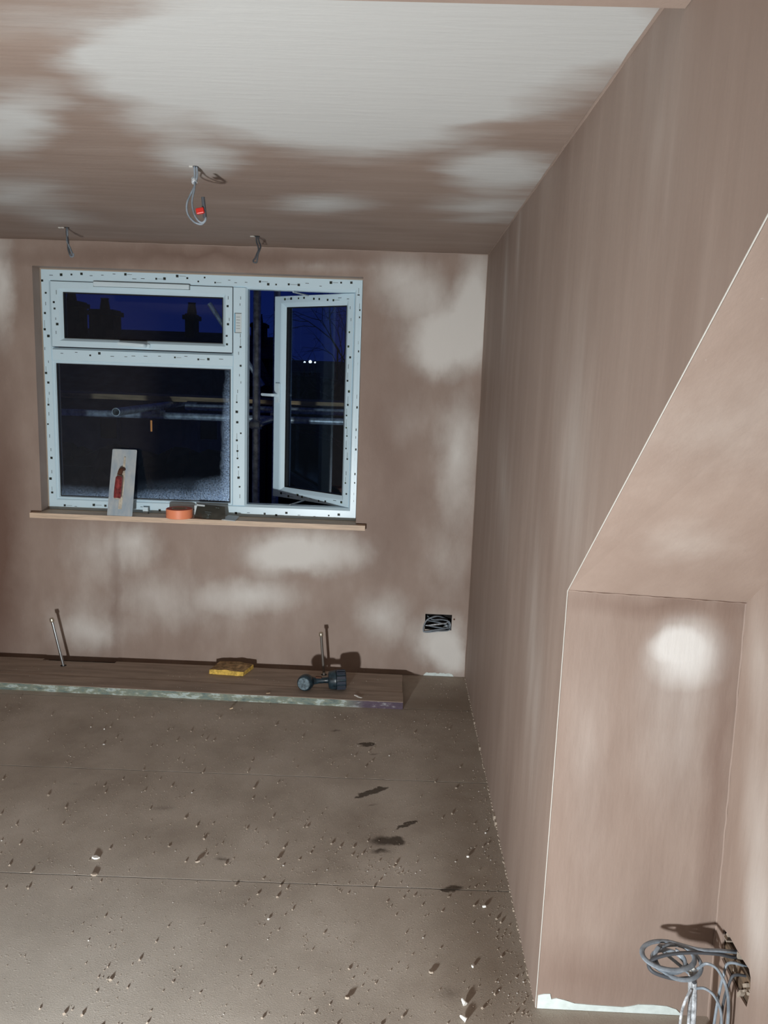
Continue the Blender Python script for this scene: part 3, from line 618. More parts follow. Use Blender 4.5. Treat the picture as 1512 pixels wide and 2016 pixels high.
for (x, y) in ((-.70, 2.65), (-.735, 3.912), (-.745, 3.915), (-1.63, 3.85), (-1.645, 3.853)):
    box(bm, x-.006, x+.006, y-.004, y+.004, H-.004, H+.001, rot=Matrix.Rotation(rnd.uniform(-.6, .6), 3, 'Z'), piv=(x, y, H))
obj('plaster_nick', bm, M_BEAD, ceiling)

# ================================================================== scaffold boards on the floor
fb = empty('floor_board', (-.95, 3.86, 0), 'dusty plank with green painted front edge lying along the window wall', 'board')
def wav(u, s): return noise.noise(Vector((u*3, s, 0)))*.0025
def plank(bm, xa, xb, ya, yb, z0, z1, n=40, seed=0, mi_front=1):
    rows = []
    for i in range(n+1):
        x = xa+(xb-xa)*i/n; a = ya(x)+wav(x, seed); b = yb(x)
        rows.append([bm.verts.new(q) for q in ((x, a, z0), (x, a, z1-.002+wav(x, seed+5)*.5), (x, a+.003, z1+wav(x, seed+5)*.5), (x, b, z1), (x, b, z0))])
    for A_, B_ in zip(rows, rows[1:]):
        for k in range(5):
            f = bm.faces.new((A_[k], B_[k], B_[(k+1) % 5], A_[(k+1) % 5])); f.material_index = mi_front if k == 0 else 0
    bm.faces.new(rows[0][::-1]); bm.faces.new(rows[-1])
ym = lambda x: 3.905-.022*(x+.95)
bm = NB(); plank(bm, XL+.02, .072, lambda x: 3.770-.018*(x+.95), lambda x: 3.770-.018*(x+.95)+.128, 0.0, .038)
p_ = obj('plank', bm, [M_WOOD2, M_BEDGE], fb)
rb = empty('floor_board', (-.95, 4.05, 0), 'dusty rear plank between green-edged board and wall, notched for pipes', 'board')
bm = NB(); ya_ = lambda x: 3.7705-.018*(x+.95)+.1305
# rear plank is cut round the black service slot
plank(bm, XL+.02, -1.936, ya_, lambda x: 4.148, 0.0, .037, 8, 3, 0)
plank(bm, -1.9355, -1.531, ya_, lambda x: 4.122, 0.0, .037, 8, 3, 0)
plank(bm, -1.5305, .068, ya_, lambda x: 4.146-.02*max(0, x+.9), 0.0, .037, 24, 3, 0)
obj('plank', bm, [M_WOOD2, M_BEDGE], rb)
bm = NB(); box(bm, -1.94, -1.53, 4.130, 4.215, .0005, .0035); tagp(obj('floor_slot', bm, M_DARK, floor), 'black slot cut in the floor by the wall')
# splinters and chips lying on the board
for (x, y, z, l, wd, a, m_, lab) in ((-.158, 3.795, .038, .050, .010, -.75, M_WHITE, 'pale curled wood splinter on the front plank below the torch'),
                                    (-.62, 3.79, .038, .020, .006, .3, M_CHIPW, 'tiny wood splinter on the front plank near its painted edge')):
    bm = NB(); prism(bm, [(-l/2, -wd/2), (l/2, -wd*.2), (l/2, wd*.4), (-l*.4, wd/2)], 'z', 0, .003)
    bmesh.ops.subdivide_edges(bm, edges=bm.edges[:], cuts=1)
    for v_ in bm.verts: v_.co.z += .10*abs(v_.co.x)
    bmesh.ops.rotate(bm, verts=bm.verts, matrix=Matrix.Rotation(a, 3, 'Z'), cent=(0, 0, 0)); bmesh.ops.translate(bm, verts=bm.verts, vec=(x, y, z))
    tagp(obj('wood_splinter', bm, m_, origin=(x, y, z)), lab, 'splinter')

# --- radiator pipe tails
def pipe(base, top, lab, mat):
    t_ = empty('pipe_tail', base, lab, 'pipe', 'capped pipe tails standing through the planks')
    a, b = Vector(base), Vector(top); d = (b-a).normalized()
    bm = NB(); cyl(bm, a-d*.03, b-d*.016, .0075, seg=16); obj('pipe', bm, mat, t_, smooth=True)
    bm = NB(); lathe(bm, b-d*.020, d, [(0, .0075), (0, .0105), (.003, .0118), (.012, .0118), (.016, .0105), (.020, .0112), (.022, .009), (.022, 0)], 16); obj('end_cap', bm, M_BRASS, t_, smooth=True)
    bm = NB(); lathe(bm, a+Vector((0, 0, 0)), (0, 0, 1), [(0, .0078), (.0008, .016), (0, .016)], 14); obj('pipe_hole', bm, M_DARK, t_)
    return t_
pipe((-1.789, 4.054, .037), (-1.845, 4.054, .303), 'shiny capped pipe leaning left, below left end of window', M_CHROME)
pipe((-.361, 4.081, .037), (-.383, 4.080, .277), 'dull dark capped pipe standing behind the black torch', simple('dull_pipe', (.22, .20, .18, 1), .4, .7))

# --- sponge
sg = empty('sponge', (-.87, 4.09, .038), 'dirty yellow rectangular sponge on the plank by the wall', 'sponge')
bm = NB(); nx, ny = 14, 8; g = {}
c4 = [Vector((-.978, 4.018)), Vector((-.790, 4.005)), Vector((-.758, 4.128)), Vector((-.948, 4.168))]
for k in range(2):
    for i in range(nx+1):
        for j in range(ny+1):
            u, v_ = i/nx, j/ny; q = (c4[0]*(1-u)+c4[1]*u)*(1-v_)+(c4[3]*(1-u)+c4[2]*u)*v_
            n_ = noise.noise(Vector((q.x*22, q.y*22, k)))
            z = .0385 if k == 0 else .062+n_*.006+.004*math.sin(u*3.1)
            q2 = q+Vector((n_, -n_))*.004*(1 if i in (0, nx) or j in (0, ny) else 0)
            g[(k, i, j)] = bm.verts.new((q2.x, q2.y, z))
for i in range(nx):
    for j in range(ny):
        f = bm.faces.new([g[(1, i, j)], g[(1, i+1, j)], g[(1, i+1, j+1)], g[(1, i, j+1)]]); f.material_index = 1
        bm.faces.new([g[(0, i, j)], g[(0, i, j+1)], g[(0, i+1, j+1)], g[(0, i+1, j)]])
for i in range(nx):
    for j in (0, ny): bm.faces.new([g[(0, i, j)], g[(0, i+1, j)], g[(1, i+1, j)], g[(1, i, j)]])
for j in range(ny):
    for i in (0, nx): bm.faces.new([g[(0, i, j)], g[(0, i, j+1)], g[(1, i, j+1)], g[(1, i, j)]])
obj('foam_block', bm, [M_SPONGE, M_SPONGT], sg, smooth=True, sharp=50)

# --- black torch: ball end, slim handle, ribbed drum
tz = .038
T0 = Vector((-.435, 3.868, tz+.043)); T1 = Vector((-.262, 3.890, tz+.052)); ax = (T1-T0).normalized()
to = empty('torch', (-.35, 3.88, tz), 'black rubber torch with ribbed drum head and round foot, lying on planks', 'torch')
bm = NB(); lathe(bm, T0-Vector((0, .012, 0))-Vector((0, -1, 0))*0, (-.22, -.97, .10), [(-.040, 0), (-.038, .018), (-.030, .033), (-.012, .042), (.008, .043), (.022, .040), (.030, .034), (.032, .030), (.032, 0)], 28); obj('foot', bm, M_TORCH, to, smooth=True)
fd = Vector((-.22, -.97, .10)).normalized(); fc = T0-Vector((0, .012, 0))
bm = NB(); lathe(bm, fc+fd*.0322, fd, [(0, .033), (.003, .031), (.0045, .020), (.005, 0)], 24); obj('foot_face', bm, M_TORCHF, to, smooth=True)
bm = NB(); lathe(bm, T0+ax*.02, ax, [(0, .020), (.012, .024), (.022, .019), (.045, .0155), (.075, .015), (.098, .017), (.108, .023), (.12, .026)], 24); obj('handle', bm, M_TORCH, to, smooth=True)
bm = NB(); lathe(bm, T0+ax*.115, ax, [(0, 0), (0, .030), (.004, .042), (.012, .047), (.030, .049), (.034, .051), (.040, .051), (.044, .047), (.046, 0)], 32); obj('collar', bm, M_TORCH, to, smooth=True)
bm = NB(); lathe(bm, T0+ax*.158, ax, [(0, 0), (0, .046), (.044, .046), (.050, .044), (.050, 0)], 32); dr = obj('drum', bm, M_TORCH, to, smooth=True)
q = ax.to_track_quat('Z', 'Y')
for i in range(12):
    a = 2*math.pi*i/12; dv = q @ Vector((math.cos(a), math.sin(a), 0)); tv = ax.cross(dv); c = T0+ax*.182+dv*.0475
    bm = NB(); r = bmesh.ops.create_cube(bm, size=1)['verts']
    for v_ in r: v_.co = c+ax*v_.co.x*.042+dv*v_.co.y*.006+tv*v_.co.z*.014
    obj('rib', bm, M_TORCHL, to, bevel=.0015)
bm = NB(); box(bm, *(lambda c: (c.x-.016, c.x+.016, c.y-.008, c.y+.008, c.z-.003, c.z+.005))(T0+ax*.065+Vector((0, 0, .017)))); sw = obj('switch', bm, M_RUST, to, bevel=.002)

# ================================================================== things on the sill
SZ = .857
tr = empty('plastering_trowel', (-1.505, 4.19, SZ), 'steel finishing trowel with maroon handle leaning on the window pane', 'trowel')
b0, b1, t0, t1 = Vector((-1.579, 4.190, SZ+.001)), Vector((-1.438, 4.182, SZ+.001)), Vector((-1.582, 4.305, 1.211)), Vector((-1.446, 4.305, 1.211))
nv = (b1-b0).cross(t0-b0).normalized()
if nv.y > 0: nv = -nv
def P(u, v_, w_=0): return (b0*(1-u)+b1*u)*(1-v_)+(t0*(1-u)+t1*u)*v_+nv*w_
bm = NB(); cu = [(0, .012), (.015, 0), (.985, 0), (1, .012), (1, .985), (.97, 1), (.04, 1), (0, .99)]
A_ = [bm.verts.new(P(u, v_, 0)) for u, v_ in cu]; B_ = [bm.verts.new(P(u, v_, .0012)) for u, v_ in cu]
bm.faces.new(A_[::-1]); bm.faces.new(B_)
for i in range(8): bm.faces.new((A_[i], A_[(i+1) % 8], B_[(i+1) % 8], B_[i]))
obj('blade', bm, M_STEEL, tr)
bm = NB(); cc = [(.46, .10), (.56, .10), (.60, .5), (.57, .86), (.50, .88), (.52, .5), (.44, .3)]
A_ = [bm.verts.new(P(u, v_, .0013)) for u, v_ in cc]; B_ = [bm.verts.new(P(u, v_, .0030)) for u, v_ in cc]; bm.faces.new(A_[::-1]); bm.faces.new(B_)
for i in range(7): bm.faces.new((A_[i], A_[(i+1) % 7], B_[(i+1) % 7], B_[i]))
obj('plaster_streak', bm, M_PSMEAR, tr)
bm = NB(); A_ = [P(.46, .10, .005), P(.54, .88, .005)]; cyl(bm, A_[0], A_[1], .005, seg=8); obj('tang', bm, M_PSMEAR, tr)
bm = NB(); tube(bm, [P(.52, .70, .004), P(.52, .69, .020), P(.50, .67, .031), P(.47, .60, .036)], .013, .010, n=6); obj('shank', bm, M_RUST, tr, smooth=True)
bm = NB(); ha, hb = P(.45, .245, .036), P(.47, .60, .036)
dd_ = hb-ha; lathe(bm, ha, dd_, [(0, 0), (0, .015), (.004, .0185), (.03, .0200), (.085, .0195), (.116, .0180), (.122, .013), (.124, 0)], 20); hd = obj('handle', bm, M_MAROON, tr, smooth=True); hd['label'] = 'maroon grip'
bm = NB(); lathe(bm, ha-dd_.normalized()*.003, dd_, [(0, 0), (0, .014), (.010, .0172), (.010, 0)], 20); obj('handle_end', bm, M_PSMEAR, tr, smooth=True)

tp = empty('tape_roll', (-1.189, 4.218, SZ), 'fat roll of bright orange tape lying flat on sill', 'tape')
cx, cy = -1.189, 4.218
bm = NB(); lathe(bm, (cx, cy, SZ), (0, 0, 1), [(0, .042), (0, .0695), (.002, .0715), (.048, .0715), (.050, .0695), (.050, .042)], 48); 
obj('tape_winding', bm, M_ORANGE, tp, smooth=True)
bm = NB(); lathe(bm, (cx, cy, SZ+.0501), (0, 0, 1), [(0, .041), (.0004, .045), (.0004, .068), (0, .0695)], 48); obj('tape_edge', bm, M_ORANG2, tp, smooth=True)
bm = NB(); lathe(bm, (cx, cy, SZ), (0, 0, 1), [(0, .037), (0, .042), (.0508, .042), (.0508, .037), (0, .037)], 40); obj('cardboard_core', bm, M_CORE, tp, smooth=True)

po = empty('foil_pouch', (-1.02, 4.21, SZ), 'crumpled glossy black pouch with small white label leaning on sill', 'packet')
bm = NB(); nx, nz = 16, 10; g = {}
for s in range(2):
    for i in range(nx+1):
        for j in range(nz+1):
            u, v_ = i/nx, j/nz
            x = -1.105+.168*u+(.006*(1-v_) if u < .5 else -.0)*0; y = 4.222-.028*u+.045*v_
            th = .016*math.sin(math.pi*min(1, max(0, u)))*math.sin(math.pi*(.12+.8*v_))
            n_ = noise.noise(Vector((u*5, v_*4, s*3)))*.006
            y += (-th+n_ if s == 0 else th*.6)
            g[(s, i, j)] = bm.verts.new((x+(.01*(.5-v_) if i in (0, nx) else 0)*(1 if i else -1), y, SZ+.001+.072*v_-.006*u))
for s in range(2):
    for i in range(nx):
        for j in range(nz): bm.faces.new([g[(s, i, j)], g[(s, i+1, j)], g[(s, i+1, j+1)], g[(s, i, j+1)]])
for i in range(nx):
    for j in (0, nz): bm.faces.new([g[(0, i, j)], g[(1, i, j)], g[(1, i+1, j)], g[(0, i+1, j)]])
for j in range(nz):
    for i in (0, nx): bm.faces.new([g[(0, i, j)], g[(0, i, j+1)], g[(1, i, j+1)], g[(1, i, j)]])
obj('pouch_body', bm, M_POUCH, po, smooth=True)
def onp(u, v_, off=-.012): return Vector((-1.105+.168*u, 4.222-.028*u+.045*v_+off, SZ+.001+.072*v_-.006*u))
def chip(bm, u0, u1, v0, v1, off, mi=0):
    a = [onp(u0, v0, off), onp(u1, v0, off), onp(u1, v1, off), onp(u0, v1, off)]
    A_ = [bm.verts.new(q) for q in a]; B_ = [bm.verts.new(q+Vector((0, .0015, 0))) for q in a]
    bm.faces.new(A_); bm.faces.new(B_[::-1])
    for i in range(4): bm.faces.new((A_[i], B_[i], B_[(i+1) % 4], A_[(i+1) % 4]))
bm = NB(); chip(bm, .02, .30, .87, .99, -.016); lb = obj('white_label', bm, M_WLAB, po)
bm = NB(); chip(bm, .34, .56, .54, .56, -.024); chip(bm, .36, .52, .46, .475, -.024); chip(bm, .42, .55, .38, .40, -.024); chip(bm, .46, .49, .28, .36, -.023); chip(bm, .68, .72, .86, .90, -.016); chip(bm, .74, .80, .86, .89, -.016)
for k in range(3): chip(bm, .46-.02*k, .47-.02*k+.03+.02*k, .20-.05*k, .22-.05*k, -.024)
obj('small_print', bm, M_GREY, po)['kind'] = 'stuff'
bm = NB(); prism(bm, [(-1.118, 4.262), (-1.098, 4.262), (-1.094, 4.266), (-1.114, 4.266)], 'z', SZ, SZ+.062); tagp(obj('card_strip', bm, M_WLAB, origin=(-1.106, 4.264, SZ)), 'white card edge standing upright behind left end of black pouch', 'card')
bm = NB(); prism(bm, [(-.95, 4.190), (-.872, 4.165), (-.868, 4.255), (-.93, 4.27)], 'z', SZ, SZ+.003)
bmesh.ops.subdivide_edges(bm, edges=bm.edges[:], cuts=2)
for v_ in bm.verts: v_.co.z += .012*max(0, (v_.co.y-4.19)/.08)
tagp(obj('folded_leaflet', bm, M_WLAB, origin=(-.9, 4.21, SZ)), 'cream folded leaflet lying beneath right end of black pouch', 'leaflet')
bm = NB(); box(bm, -1.415, -1.385, 4.290, 4.300, SZ, SZ+.036); box(bm, -1.385, -1.381, 4.286, 4.300, SZ, SZ+.036, 1); tagp(obj('glazing_packer', bm, [M_PVC2, M_GREY], origin=(-1.4, 4.295, SZ)), 'small white plastic packer on sill right of trowel', 'packer')

# ================================================================== cable bundle in the recess
cb = empty('cable_bundle', (.775, 1.74, 0), 'grey cables coiled on taped bundle, coming from the recess wall hole', 'cable')
CY = 1.75
def coil(cx_, cy_, cz, rx, ry, a0, a1, tilt, dz, n=26):
    L_ = []
    for i in range(n+1):
        a = a0+(a1-a0)*i/n; L_.append((cx_+rx*math.cos(a), cy_+ry*math.sin(a), cz+tilt*math.sin(a)+dz*i/n))
    return L_
T2 = 2*math.pi
bm = NB(); tube(bm, [(.93, 1.76, .275), (.885, 1.752, .283), (.84, 1.745, .290), (.79, 1.748, .288)]+coil(.720, 1.755, .262, .064, .040, .9, .9+T2*1.02, .008, .0, 22)[1:], .0062, .0042, n=4); obj('cable', bm, M_CABLE, cb, smooth=True)
bm = NB(); tube(bm, coil(.742, 1.745, .258, .056, .040, 2.4, 2.4+T2*.98, .018, -.008, 22)+[(.78, 1.745, .215), (.786, 1.74, .18)], .0052, .0038, n=4); obj('cable', bm, M_CABLE, cb, smooth=True)
bm = NB(); tube(bm, coil(.718, 1.745, .250, .040, .028, 3.4, 3.4+T2*1.6, .008, .010, 30)+[(.775, 1.735, .235)], .0050, .0038, n=4); obj('cable', bm, M_CABLE, cb, smooth=True)
bm = NB(); tube(bm, [(.94, 1.745, .27), (.88, 1.742, .275), (.83, 1.738, .286), (.76, 1.74, .284), (.70, 1.74, .272), (.667, 1.735, .255), (.674, 1.72, .242), (.72, 1.71, .235), (.765, 1.72, .230), (.782, 1.73, .21)], .0055, .004, n=6); obj('cable', bm, M_CABLD, cb, smooth=True)
bm = NB(); tube(bm, [(.778, 1.74, .240), (.782, 1.742, .20), (.787, 1.742, .15), (.790, 1.74, .08), (.792, 1.74, 0.001)], .0115, .009, n=5); tp2 = obj('tape_wrap', bm, M_DUST, cb, smooth=True); tp2['label'] = 'dusty taped upright bundle'
bm = NB(); tube(bm, [(.770, 1.735, .238), (.776, 1.736, .20), (.779, 1.734, .12), (.782, 1.73, .02)], .004, n=5); obj('cable', bm, M_DUST, cb, smooth=True)
arcs = [[(.788, 1.735, .245), (.800, 1.72, .272), (.822, 1.71, .268), (.842, 1.70, .235), (.856, 1.70, .18), (.862, 1.70, .08), (.862, 1.70, .004)],
        [(.788, 1.735, .190), (.805, 1.72, .203), (.826, 1.71, .190), (.842, 1.70, .15), (.848, 1.70, .06), (.848, 1.70, .004)],
        [(.935, 1.70, .25), (.868, 1.70, .262), (.852, 1.70, .24), (.848, 1.71, .17), (.852, 1.715, .06), (.855, 1.715, .004)],
        [(.935, 1.71, .262), (.862, 1.725, .274), (.845, 1.72, .24), (.838, 1.72, .15), (.838, 1.725, .004)],
        [(.775, 1.73, .19), (.762, 1.72, .175), (.752, 1.715, .14), (.752, 1.715, .08), (.758, 1.715, .004)]]
for i, L_ in enumerate(arcs):
    bm = NB(); tube(bm, L_, .0042 if i < 2 else .0034, .0034, n=6, seg=8); obj('cable', bm, (M_CABLE, M_CABLE, M_CABLD, M_CABLE, M_DUST)[i], cb, smooth=True)
bm = NB()
for (x, z) in ((.776, .246), (.787, .232), (.770, .236)): bmesh.ops.create_icosphere(bm, subdivisions=1, radius=.006, matrix=Matrix.Translation((x, 1.735, z)))
obj('plaster_blob', bm, M_BEAD, cb)

# ================================================================== crumbs on the floor
def crumb(bm, x, y, s, rnd, z0=0.0, mi=0):
    pts = []
    for k in range(6):
        d = Vector(((1, 0, 0), (-1, 0, 0), (0, 1, 0), (0, -1, 0), (0, 0, 1), (0, 0, -1))[k])*s*rnd.uniform(.6, 1.2)
        d.z *= .7; d.rotate(Matrix.Rotation(x*97+y*31, 3, 'Z')); pts.append(bm.verts.new(Vector((x, y, z0+s*.55))+d))
    for a, b, c in ((0, 2, 4), (2, 1, 4), (1, 3, 4), (3, 0, 4), (2, 0, 5), (1, 2, 5), (3, 1, 5), (0, 3, 5)):
        f = bm.faces.new((pts[a], pts[b], pts[c])); f.material_index = mi
rnd = random.Random(21); bm = NB()
for i in range(7000):
    y = rnd.uniform(1.6, 3.76); x = rnd.uniform(-2.2, .405)
    if noise.noise(Vector((x*2.2, y*2.2, 5))) < rnd.uniform(-.9, .45): continue
    crumb(bm, x, y, min(.006, .0010*rnd.paretovariate(2.3)), rnd, 0, 1 if rnd.random() < .05 else 0)
for (cx_, cy_, sx, sy, n) in ((-.28, 3.66, .12, .03, 40), (-.05, 3.56, .12, .02, 30), (.28, 3.95, .06, .12, 60), (.24, 4.15, .08, .05, 60), (-.02, 2.42, .12, .02, 40), (.38, 1.9, .03, .12, 60), (.37, 2.2, .03, .2, 50), (.39, 2.9, .02, .4, 60), (-.85, 3.6, .06, .03, 20), (-.1, 1.95, .12, .1, 40), (-.15, 3.36, .05, .04, 8)):
    for k in range(n): 
        x = min(.408, rnd.gauss(cx_, sx)); y = rnd.gauss(cy_, sy)
        if y > D-.01 or (x < .075 and y > 3.76): continue
        crumb(bm, x, y, rnd.uniform(.0007, .0028), rnd, 0, 1 if rnd.random() < .15 else 0)
tagp(obj('floor_crumbs', bm, [M_CHIPM, M_WHITE]), 'scattered plaster crumbs and grit over the brown sheet floor', 'crumbs', kind='stuff')
rnd = random.Random(8); bm = NB()
for k in range(260):
    x = rnd.uniform(-2.15, .06); y = rnd.uniform(3.78, 4.17); crumb(bm, x, y, rnd.uniform(.0007, .0022), rnd, .0375, 1 if rnd.random() < .3 else 0)
tagp(obj('plank_crumbs', bm, [M_CHIPM, M_WHITE]), 'fine plaster crumbs and grit scattered on the two planks', 'crumbs', kind='stuff')
# larger chips, each a thing
def flake(x, y, l, wd, h, a, mat, lab, name='plaster_chip', cat='chip', tilt=.2, group=None):
    bm = NB(); r_ = random.Random(int(x*1000+y*77)); n = 7
    poly = [(l*.5*math.cos(T2*i/n)*r_.uniform(.75, 1.15), wd*.5*math.sin(T2*i/n)*r_.uniform(.75, 1.15)) for i in range(n)]
    prism(bm, poly, 'z', 0, h); bmesh.ops.rotate(bm, verts=bm.verts, matrix=Matrix.Rotation(tilt, 3, 'Y'), cent=(0, 0, 0)); bmesh.ops.rotate(bm, verts=bm.verts, matrix=Matrix.Rotation(a, 3, 'Z'), cent=(0, 0, 0))
    mz = min(v_.co.z for v_ in bm.verts); bmesh.ops.translate(bm, verts=bm.verts, vec=(x, y, -mz))
    tagp(obj(name, bm, mat, origin=(x, y, 0), bevel=h*.2), lab, cat, group)
def plug(x, y, a, el, l, lab):
    pg = empty('wall_plug', (x, y, 0), lab, 'wall plug')
    d = Vector((math.cos(a)*math.cos(el), math.sin(a)*math.cos(el), math.sin(el))); s = Vector((x, y, .0055))
    bm = NB(); lathe(bm, s, d, [(0, 0), (0, .005), (.003, .006), (.007, .0052), (l*.5, .0048), (l*.8, .0042), (l, .002), (l, 0)], 12); obj('plug_body', bm, M_WHITE, pg, smooth=True)
    bm = NB(); lathe(bm, s-d*.0015, d, [(0, 0), (0, .0068), (.0018, .0068), (.0018, 0)], 12); obj('collar', bm, M_WHITE, pg, smooth=True)
plug(.236, 1.858, 2.1, .30, .016, 'white plastic plug upright near the knee wall corner, farther of two')
plug(.234, 1.805, 2.6, .25, .018, 'white plastic plug near the knee wall corner, nearer of two')
rnd = random.Random(2)
for (px_, py_, l, wd, mat, lab) in ((-.78, 3.66, .022, .010, M_CHIPW, 'pale sliver on floor just below the plank under left of window'),
    (-.98, 2.42, .026, .018, M_WHITE, 'white angular chip by floor joint at lower left'),
    (-.63, 2.42, .022, .016, M_CHIPM, 'upright grey chip on floor joint, middle of room'),
    (-.36, 2.46, .020, .012, M_CHIPM, 'flat grey chip on floor right of the middle chip'),
    (-.08, 1.86, .020, .014, M_CHIPM, 'grey wedge chip in lower middle of the floor'),
    (.15, 1.97, .020, .016, M_CHIPM, 'rough crumb lump on floor above the white plugs'),
    (-.53, 2.92, .018, .010, M_CHIPM, 'small grey chip between the two long floor joints'),
    (.30, 2.52, .014, .009, M_WHITE, 'tiny white chip on floor near the cheek wall'),
    (.33, 2.26, .014, .009, M_WHITE, 'tiny white chip beside the foot of the cheek wall, nearer'),
    (.27, 2.0, .018, .010, M_WHITE, 'pale chip on floor right of the crumb lump'),
    (-.95, 2.33, .024, .014, M_CHIPM, 'long dull chip against the near floor joint')):
    flake(px_, py_, l, wd, .006, rnd.uniform(0, 3), mat, lab, tilt=rnd.uniform(.12, .45))

# ================================================================== outside
bm = NB(); box(bm, -70, 60, 4.9, 140, -5.4, -5.2); g_ = obj('ground', bm, M_GROUND); tagp(g_, 'dark ground outside beyond the window', kind='structure')
sf = empty('scaffold', (-1.2, 5.6, -5.2), 'tube scaffold with timber boards standing just outside the window', 'scaffold')
def stube(a, b, r=.0242, hollow=False):
    bm = NB()
    if hollow:
        a, b = Vector(a), Vector(b); L_ = (b-a).length; lathe(bm, a, b-a, [(0, r), (L_, r), (L_, r-.004), (0, r-.004), (0, r)], 28)
    else: cyl(bm, a, b, r, seg=24)
    return obj('scaffold_tube', bm, M_GALV, sf, smooth=True)
stube((-.900, 4.95, -5.2), (-.905, 4.95, 4.0)); stube((-.875, 5.6, -5.2), (-.885, 5.6, 4.0))
stube((-3.4, 5.5, 1.330), (1.6, 5.5, 1.345)); stube((-1.56, 5.72, 1.392), (1.6, 5.72, 1.398))
stube((-1.667, 4.60, 1.398), (-1.700, 6.5, 1.402), hollow=True)
stube((-3.4, 5.0, -.7), (2.2, 5.0, -.7))
bm = NB(); tube(bm, [(-1.6, 6.6, 2.2), (-1.15, 6.6, 1.55)], .02, n=1, smooth=False); obj('scaffold_tube', bm, M_GALV, sf, smooth=True)
for i in range(2):
    bm = NB(); y0_ = 5.80+i*.232; box(bm, -4.0+.3*i, 1.8, y0_, y0_+.225, 1.423+.002*i, 1.461+.002*i); obj('scaffold_board', bm, M_SCB, sf, bevel=.004)
def coupler(c):
    bm = NB(); x, y, z = c; cyl(bm, (x, y, z-.03), (x, y, z+.03), .034, seg=16); cyl(bm, (x-.03, y-.045, z), (x+.03, y-.045, z), .026, seg=12); cyl(bm, (x+.04, y-.06, z-.004), (x+.04, y+.0, z-.004), .008, seg=8); obj('coupler', bm, M_GALV, sf, smooth=True)
coupler((-.902, 4.95, 1.335)); coupler((-1.69, 5.5, 1.37)); coupler((-.88, 5.6, 1.37))
bm = NB(); cyl(bm, (-.902, 4.90, 1.335), (-.902, 5.60, 1.338), .0242, seg=20); obj('scaffold_tube', bm, M_GALV, sf, smooth=True)

# house across the gardens, pale rendered rear wall with one lit window
def house(name, lab, x0, x1, y, z_eave, z_ridge, depth, wallm, wins, lit=(), chims=()):
    h = empty(name, ((x0+x1)/2, y, -5.2), lab, 'house')
    bm = NB(); box(bm, x0, x1, y, y+depth, -5.2, z_eave); obj('wall', bm, wallm, h)
    bm = NB(); prism(bm, [(y-.3, z_eave-.05), (y+depth/2, z_ridge), (y+depth+.3, z_eave-.05)], 'x', x0-.2, x1+.2); obj('roof', bm, M_SLATE, h)
    for (a, b, c, d) in wins:
        bm = NB(); ring_frame(bm, a, b, c, d, [(0, y-.04), (1, y-.04), (1, y+.02), (0, y+.02)], (.05,)*4); f = obj('window', bm, M_REND, h)
        bm = NB(); box(bm, a+.05, b-.05, y-.012, y-.004, c+.05, d-.05); obj('pane', bm, M_LIT if (a, b, c, d) in lit else M_POUCH, f)
    for (x, yy, w_, zt) in chims:
        bm = NB(); box(bm, x-w_/2, x+w_/2, yy, yy+.6, z_eave, zt); box(bm, x-w_/2-.06, x+w_/2+.06, yy-.06, yy+.66, zt-.16, zt-.04); c = obj('chimney', bm, M_BRICK, h)
        n = max(1, int(w_/.38))
        for k in range(n):
            bm = NB(); xx = x+(k-(n-1)/2)*.34; lathe(bm, (xx, yy+.3, zt), (0, 0, 1), [(0, .13), (.04, .14), (.28, .10), (.32, .12), (.32, .08), (.1, .07)], 14); obj('chimney_pot', bm, M_BRICK, c, smooth=True)
    return h
house('house', 'pale rendered house outside with one lit amber window, low in the glass', -8.2, -3.9, 14, .92, 2.0, 4.2, M_REND,
      [(-4.50, -4.36, .50, .80), (-5.4, -5.0, .35, .80), (-3.6, -3.2, .40, .82)], [(-4.50, -4.36, .50, .80)], ())
house('house', 'dark terraced house outside with two chimney stacks, seen through top pane', -14, -4.6, 19, 1.3, 2.74, 8, M_BRICK,
      [], (), [(-8.32, 22.0, .68, 3.22), (-6.02, 22.5, .24, 3.22), (-9.25, 22, .62, 3.42)])
house('house', 'dark gabled house outside with chimney, seen in open casement gap', -8.4, -4.75, 28.4, 2.2, 3.0, 4, M_BRICK, [], (), [(-5.30, 29.2, .5, 3.45)])
house('house', 'long dark distant house outside behind the open casement', -5.6, 2.5, 34, .9, 2.3, 7, M_BRICK, [], (), [])
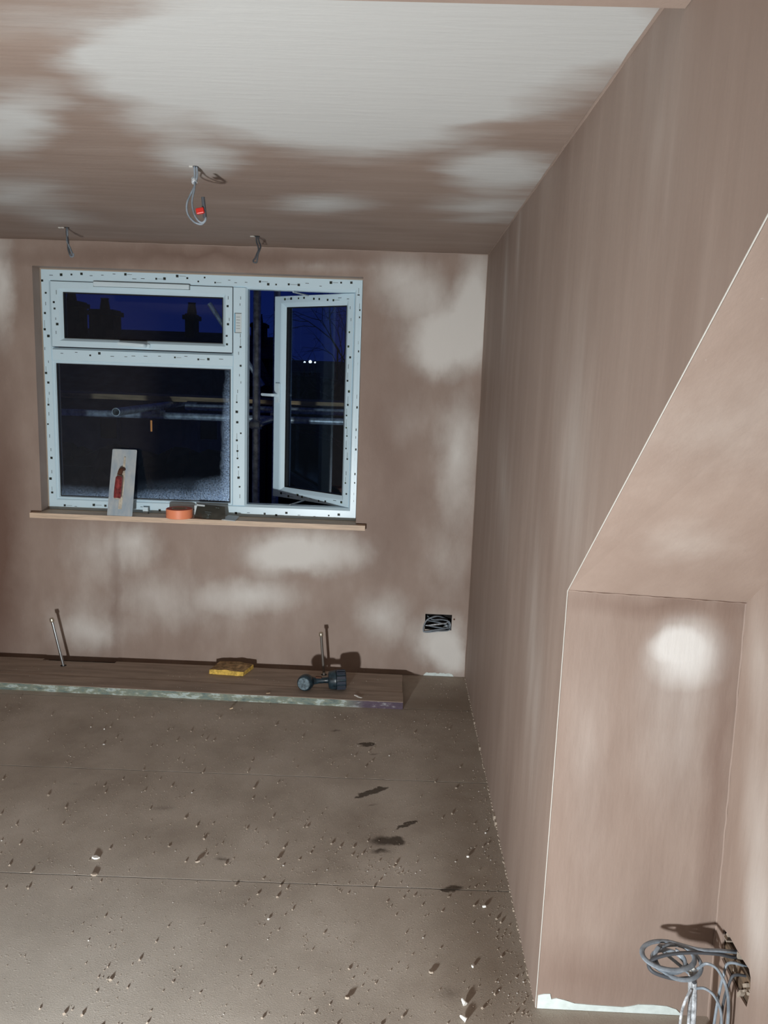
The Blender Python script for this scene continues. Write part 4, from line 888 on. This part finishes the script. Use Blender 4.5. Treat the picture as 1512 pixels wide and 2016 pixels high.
# hedge / tree masses
def hedge(x0, x1, y, zb, zt, seed, lab):
    bm = NB(); r_ = random.Random(seed); n = int((x1-x0)/.32)
    box(bm, x0, x1, y-.5, y+.5, zb, zt-.3)
    for i in range(n):
        q_ = r_.uniform(.38, .5); bmesh.ops.create_icosphere(bm, subdivisions=2, radius=q_, matrix=Matrix.Translation((x0+(x1-x0)*(i+.5)/n, y+r_.uniform(-.2, .1), zt-q_+r_.uniform(-.06, .06))))
    for v_ in bm.verts: v_.co += Vector((noise.noise(v_.co*3), 0, noise.noise(v_.co*3+Vector((9, 0, 0)))))*.12
    tagp(obj('hedge', bm, M_LEAF, origin=((x0+x1)/2, y, zb)), lab, 'hedge')
hedge(-3.0, 4.0, 20, -5.2, 1.65, 4, 'dark tall hedge line outside, low behind the open casement')
hedge(-9.5, -2.6, 11.5, -5.2, .50, 6, 'dark garden hedge outside, below the lit amber window')
# bare tree
tg = random.Random(14); bm = NB()
def branch(p_, d, L_, r_, dep):
    q_ = p_+d*L_; mid = (p_+q_)/2+Vector((tg.uniform(-1, 1), 0, tg.uniform(-1, 1)))*L_*.06
    cyl(bm, p_, mid, r_, r_*.85, seg=5, caps=False); cyl(bm, mid, q_, r_*.85, r_*.65, seg=5, caps=False)
    if dep == 0: return
    for k in range(3 if dep > 1 else 2):
        nd = Vector((d.x+tg.uniform(-.75, .75), d.y+tg.uniform(-.4, .4), d.z+tg.uniform(-.55, .25)-(.15 if dep < 3 else 0))).normalized()
        branch(q_ if k else p_+d*L_*.7, nd, L_*tg.uniform(.62, .85), r_*.58, dep-1)
branch(Vector((-.35, 12.5, -5.2)), Vector((-.01, 0, 1)), 5.2, .09, 0); 
for k in range(4): branch(Vector((-.4, 12.5, -.2+k*.45)), Vector((-.55+.15*k, 0, .85)).normalized(), .95, .028, 5)
tagp(obj('bare_tree', bm, M_BARK, origin=(-.35, 12.5, -5.2)), 'bare winter tree outside with drooping twigs, seen through open sash', 'tree')
# far street lamps
for i, (x, z, r_) in enumerate(((-3.30, 2.06, .035), (-3.11, 2.08, .055), (-2.94, 2.06, .035), (-2.19, 2.53, .028))):
    y = 27
    lp = empty('street_lamp', (x, y, -5.2), ('faint distant lamp at left end of light cluster through open sash', 'brightest distant lamp in light cluster through open sash', 'distant lamp at right end of light cluster through open sash', 'lone pinprick lamp above the light cluster through open sash')[i], 'lamp', 'distant lamps outside')
    bm = NB(); cyl(bm, (x, y, -5.2), (x, y, z), .03, seg=8); obj('post', bm, M_BARK, lp)
    bm = NB(); bmesh.ops.create_icosphere(bm, subdivisions=2, radius=r_, matrix=Matrix.Translation((x, y, z))); obj('lamp_head', bm, M_LAMP, lp, smooth=True)
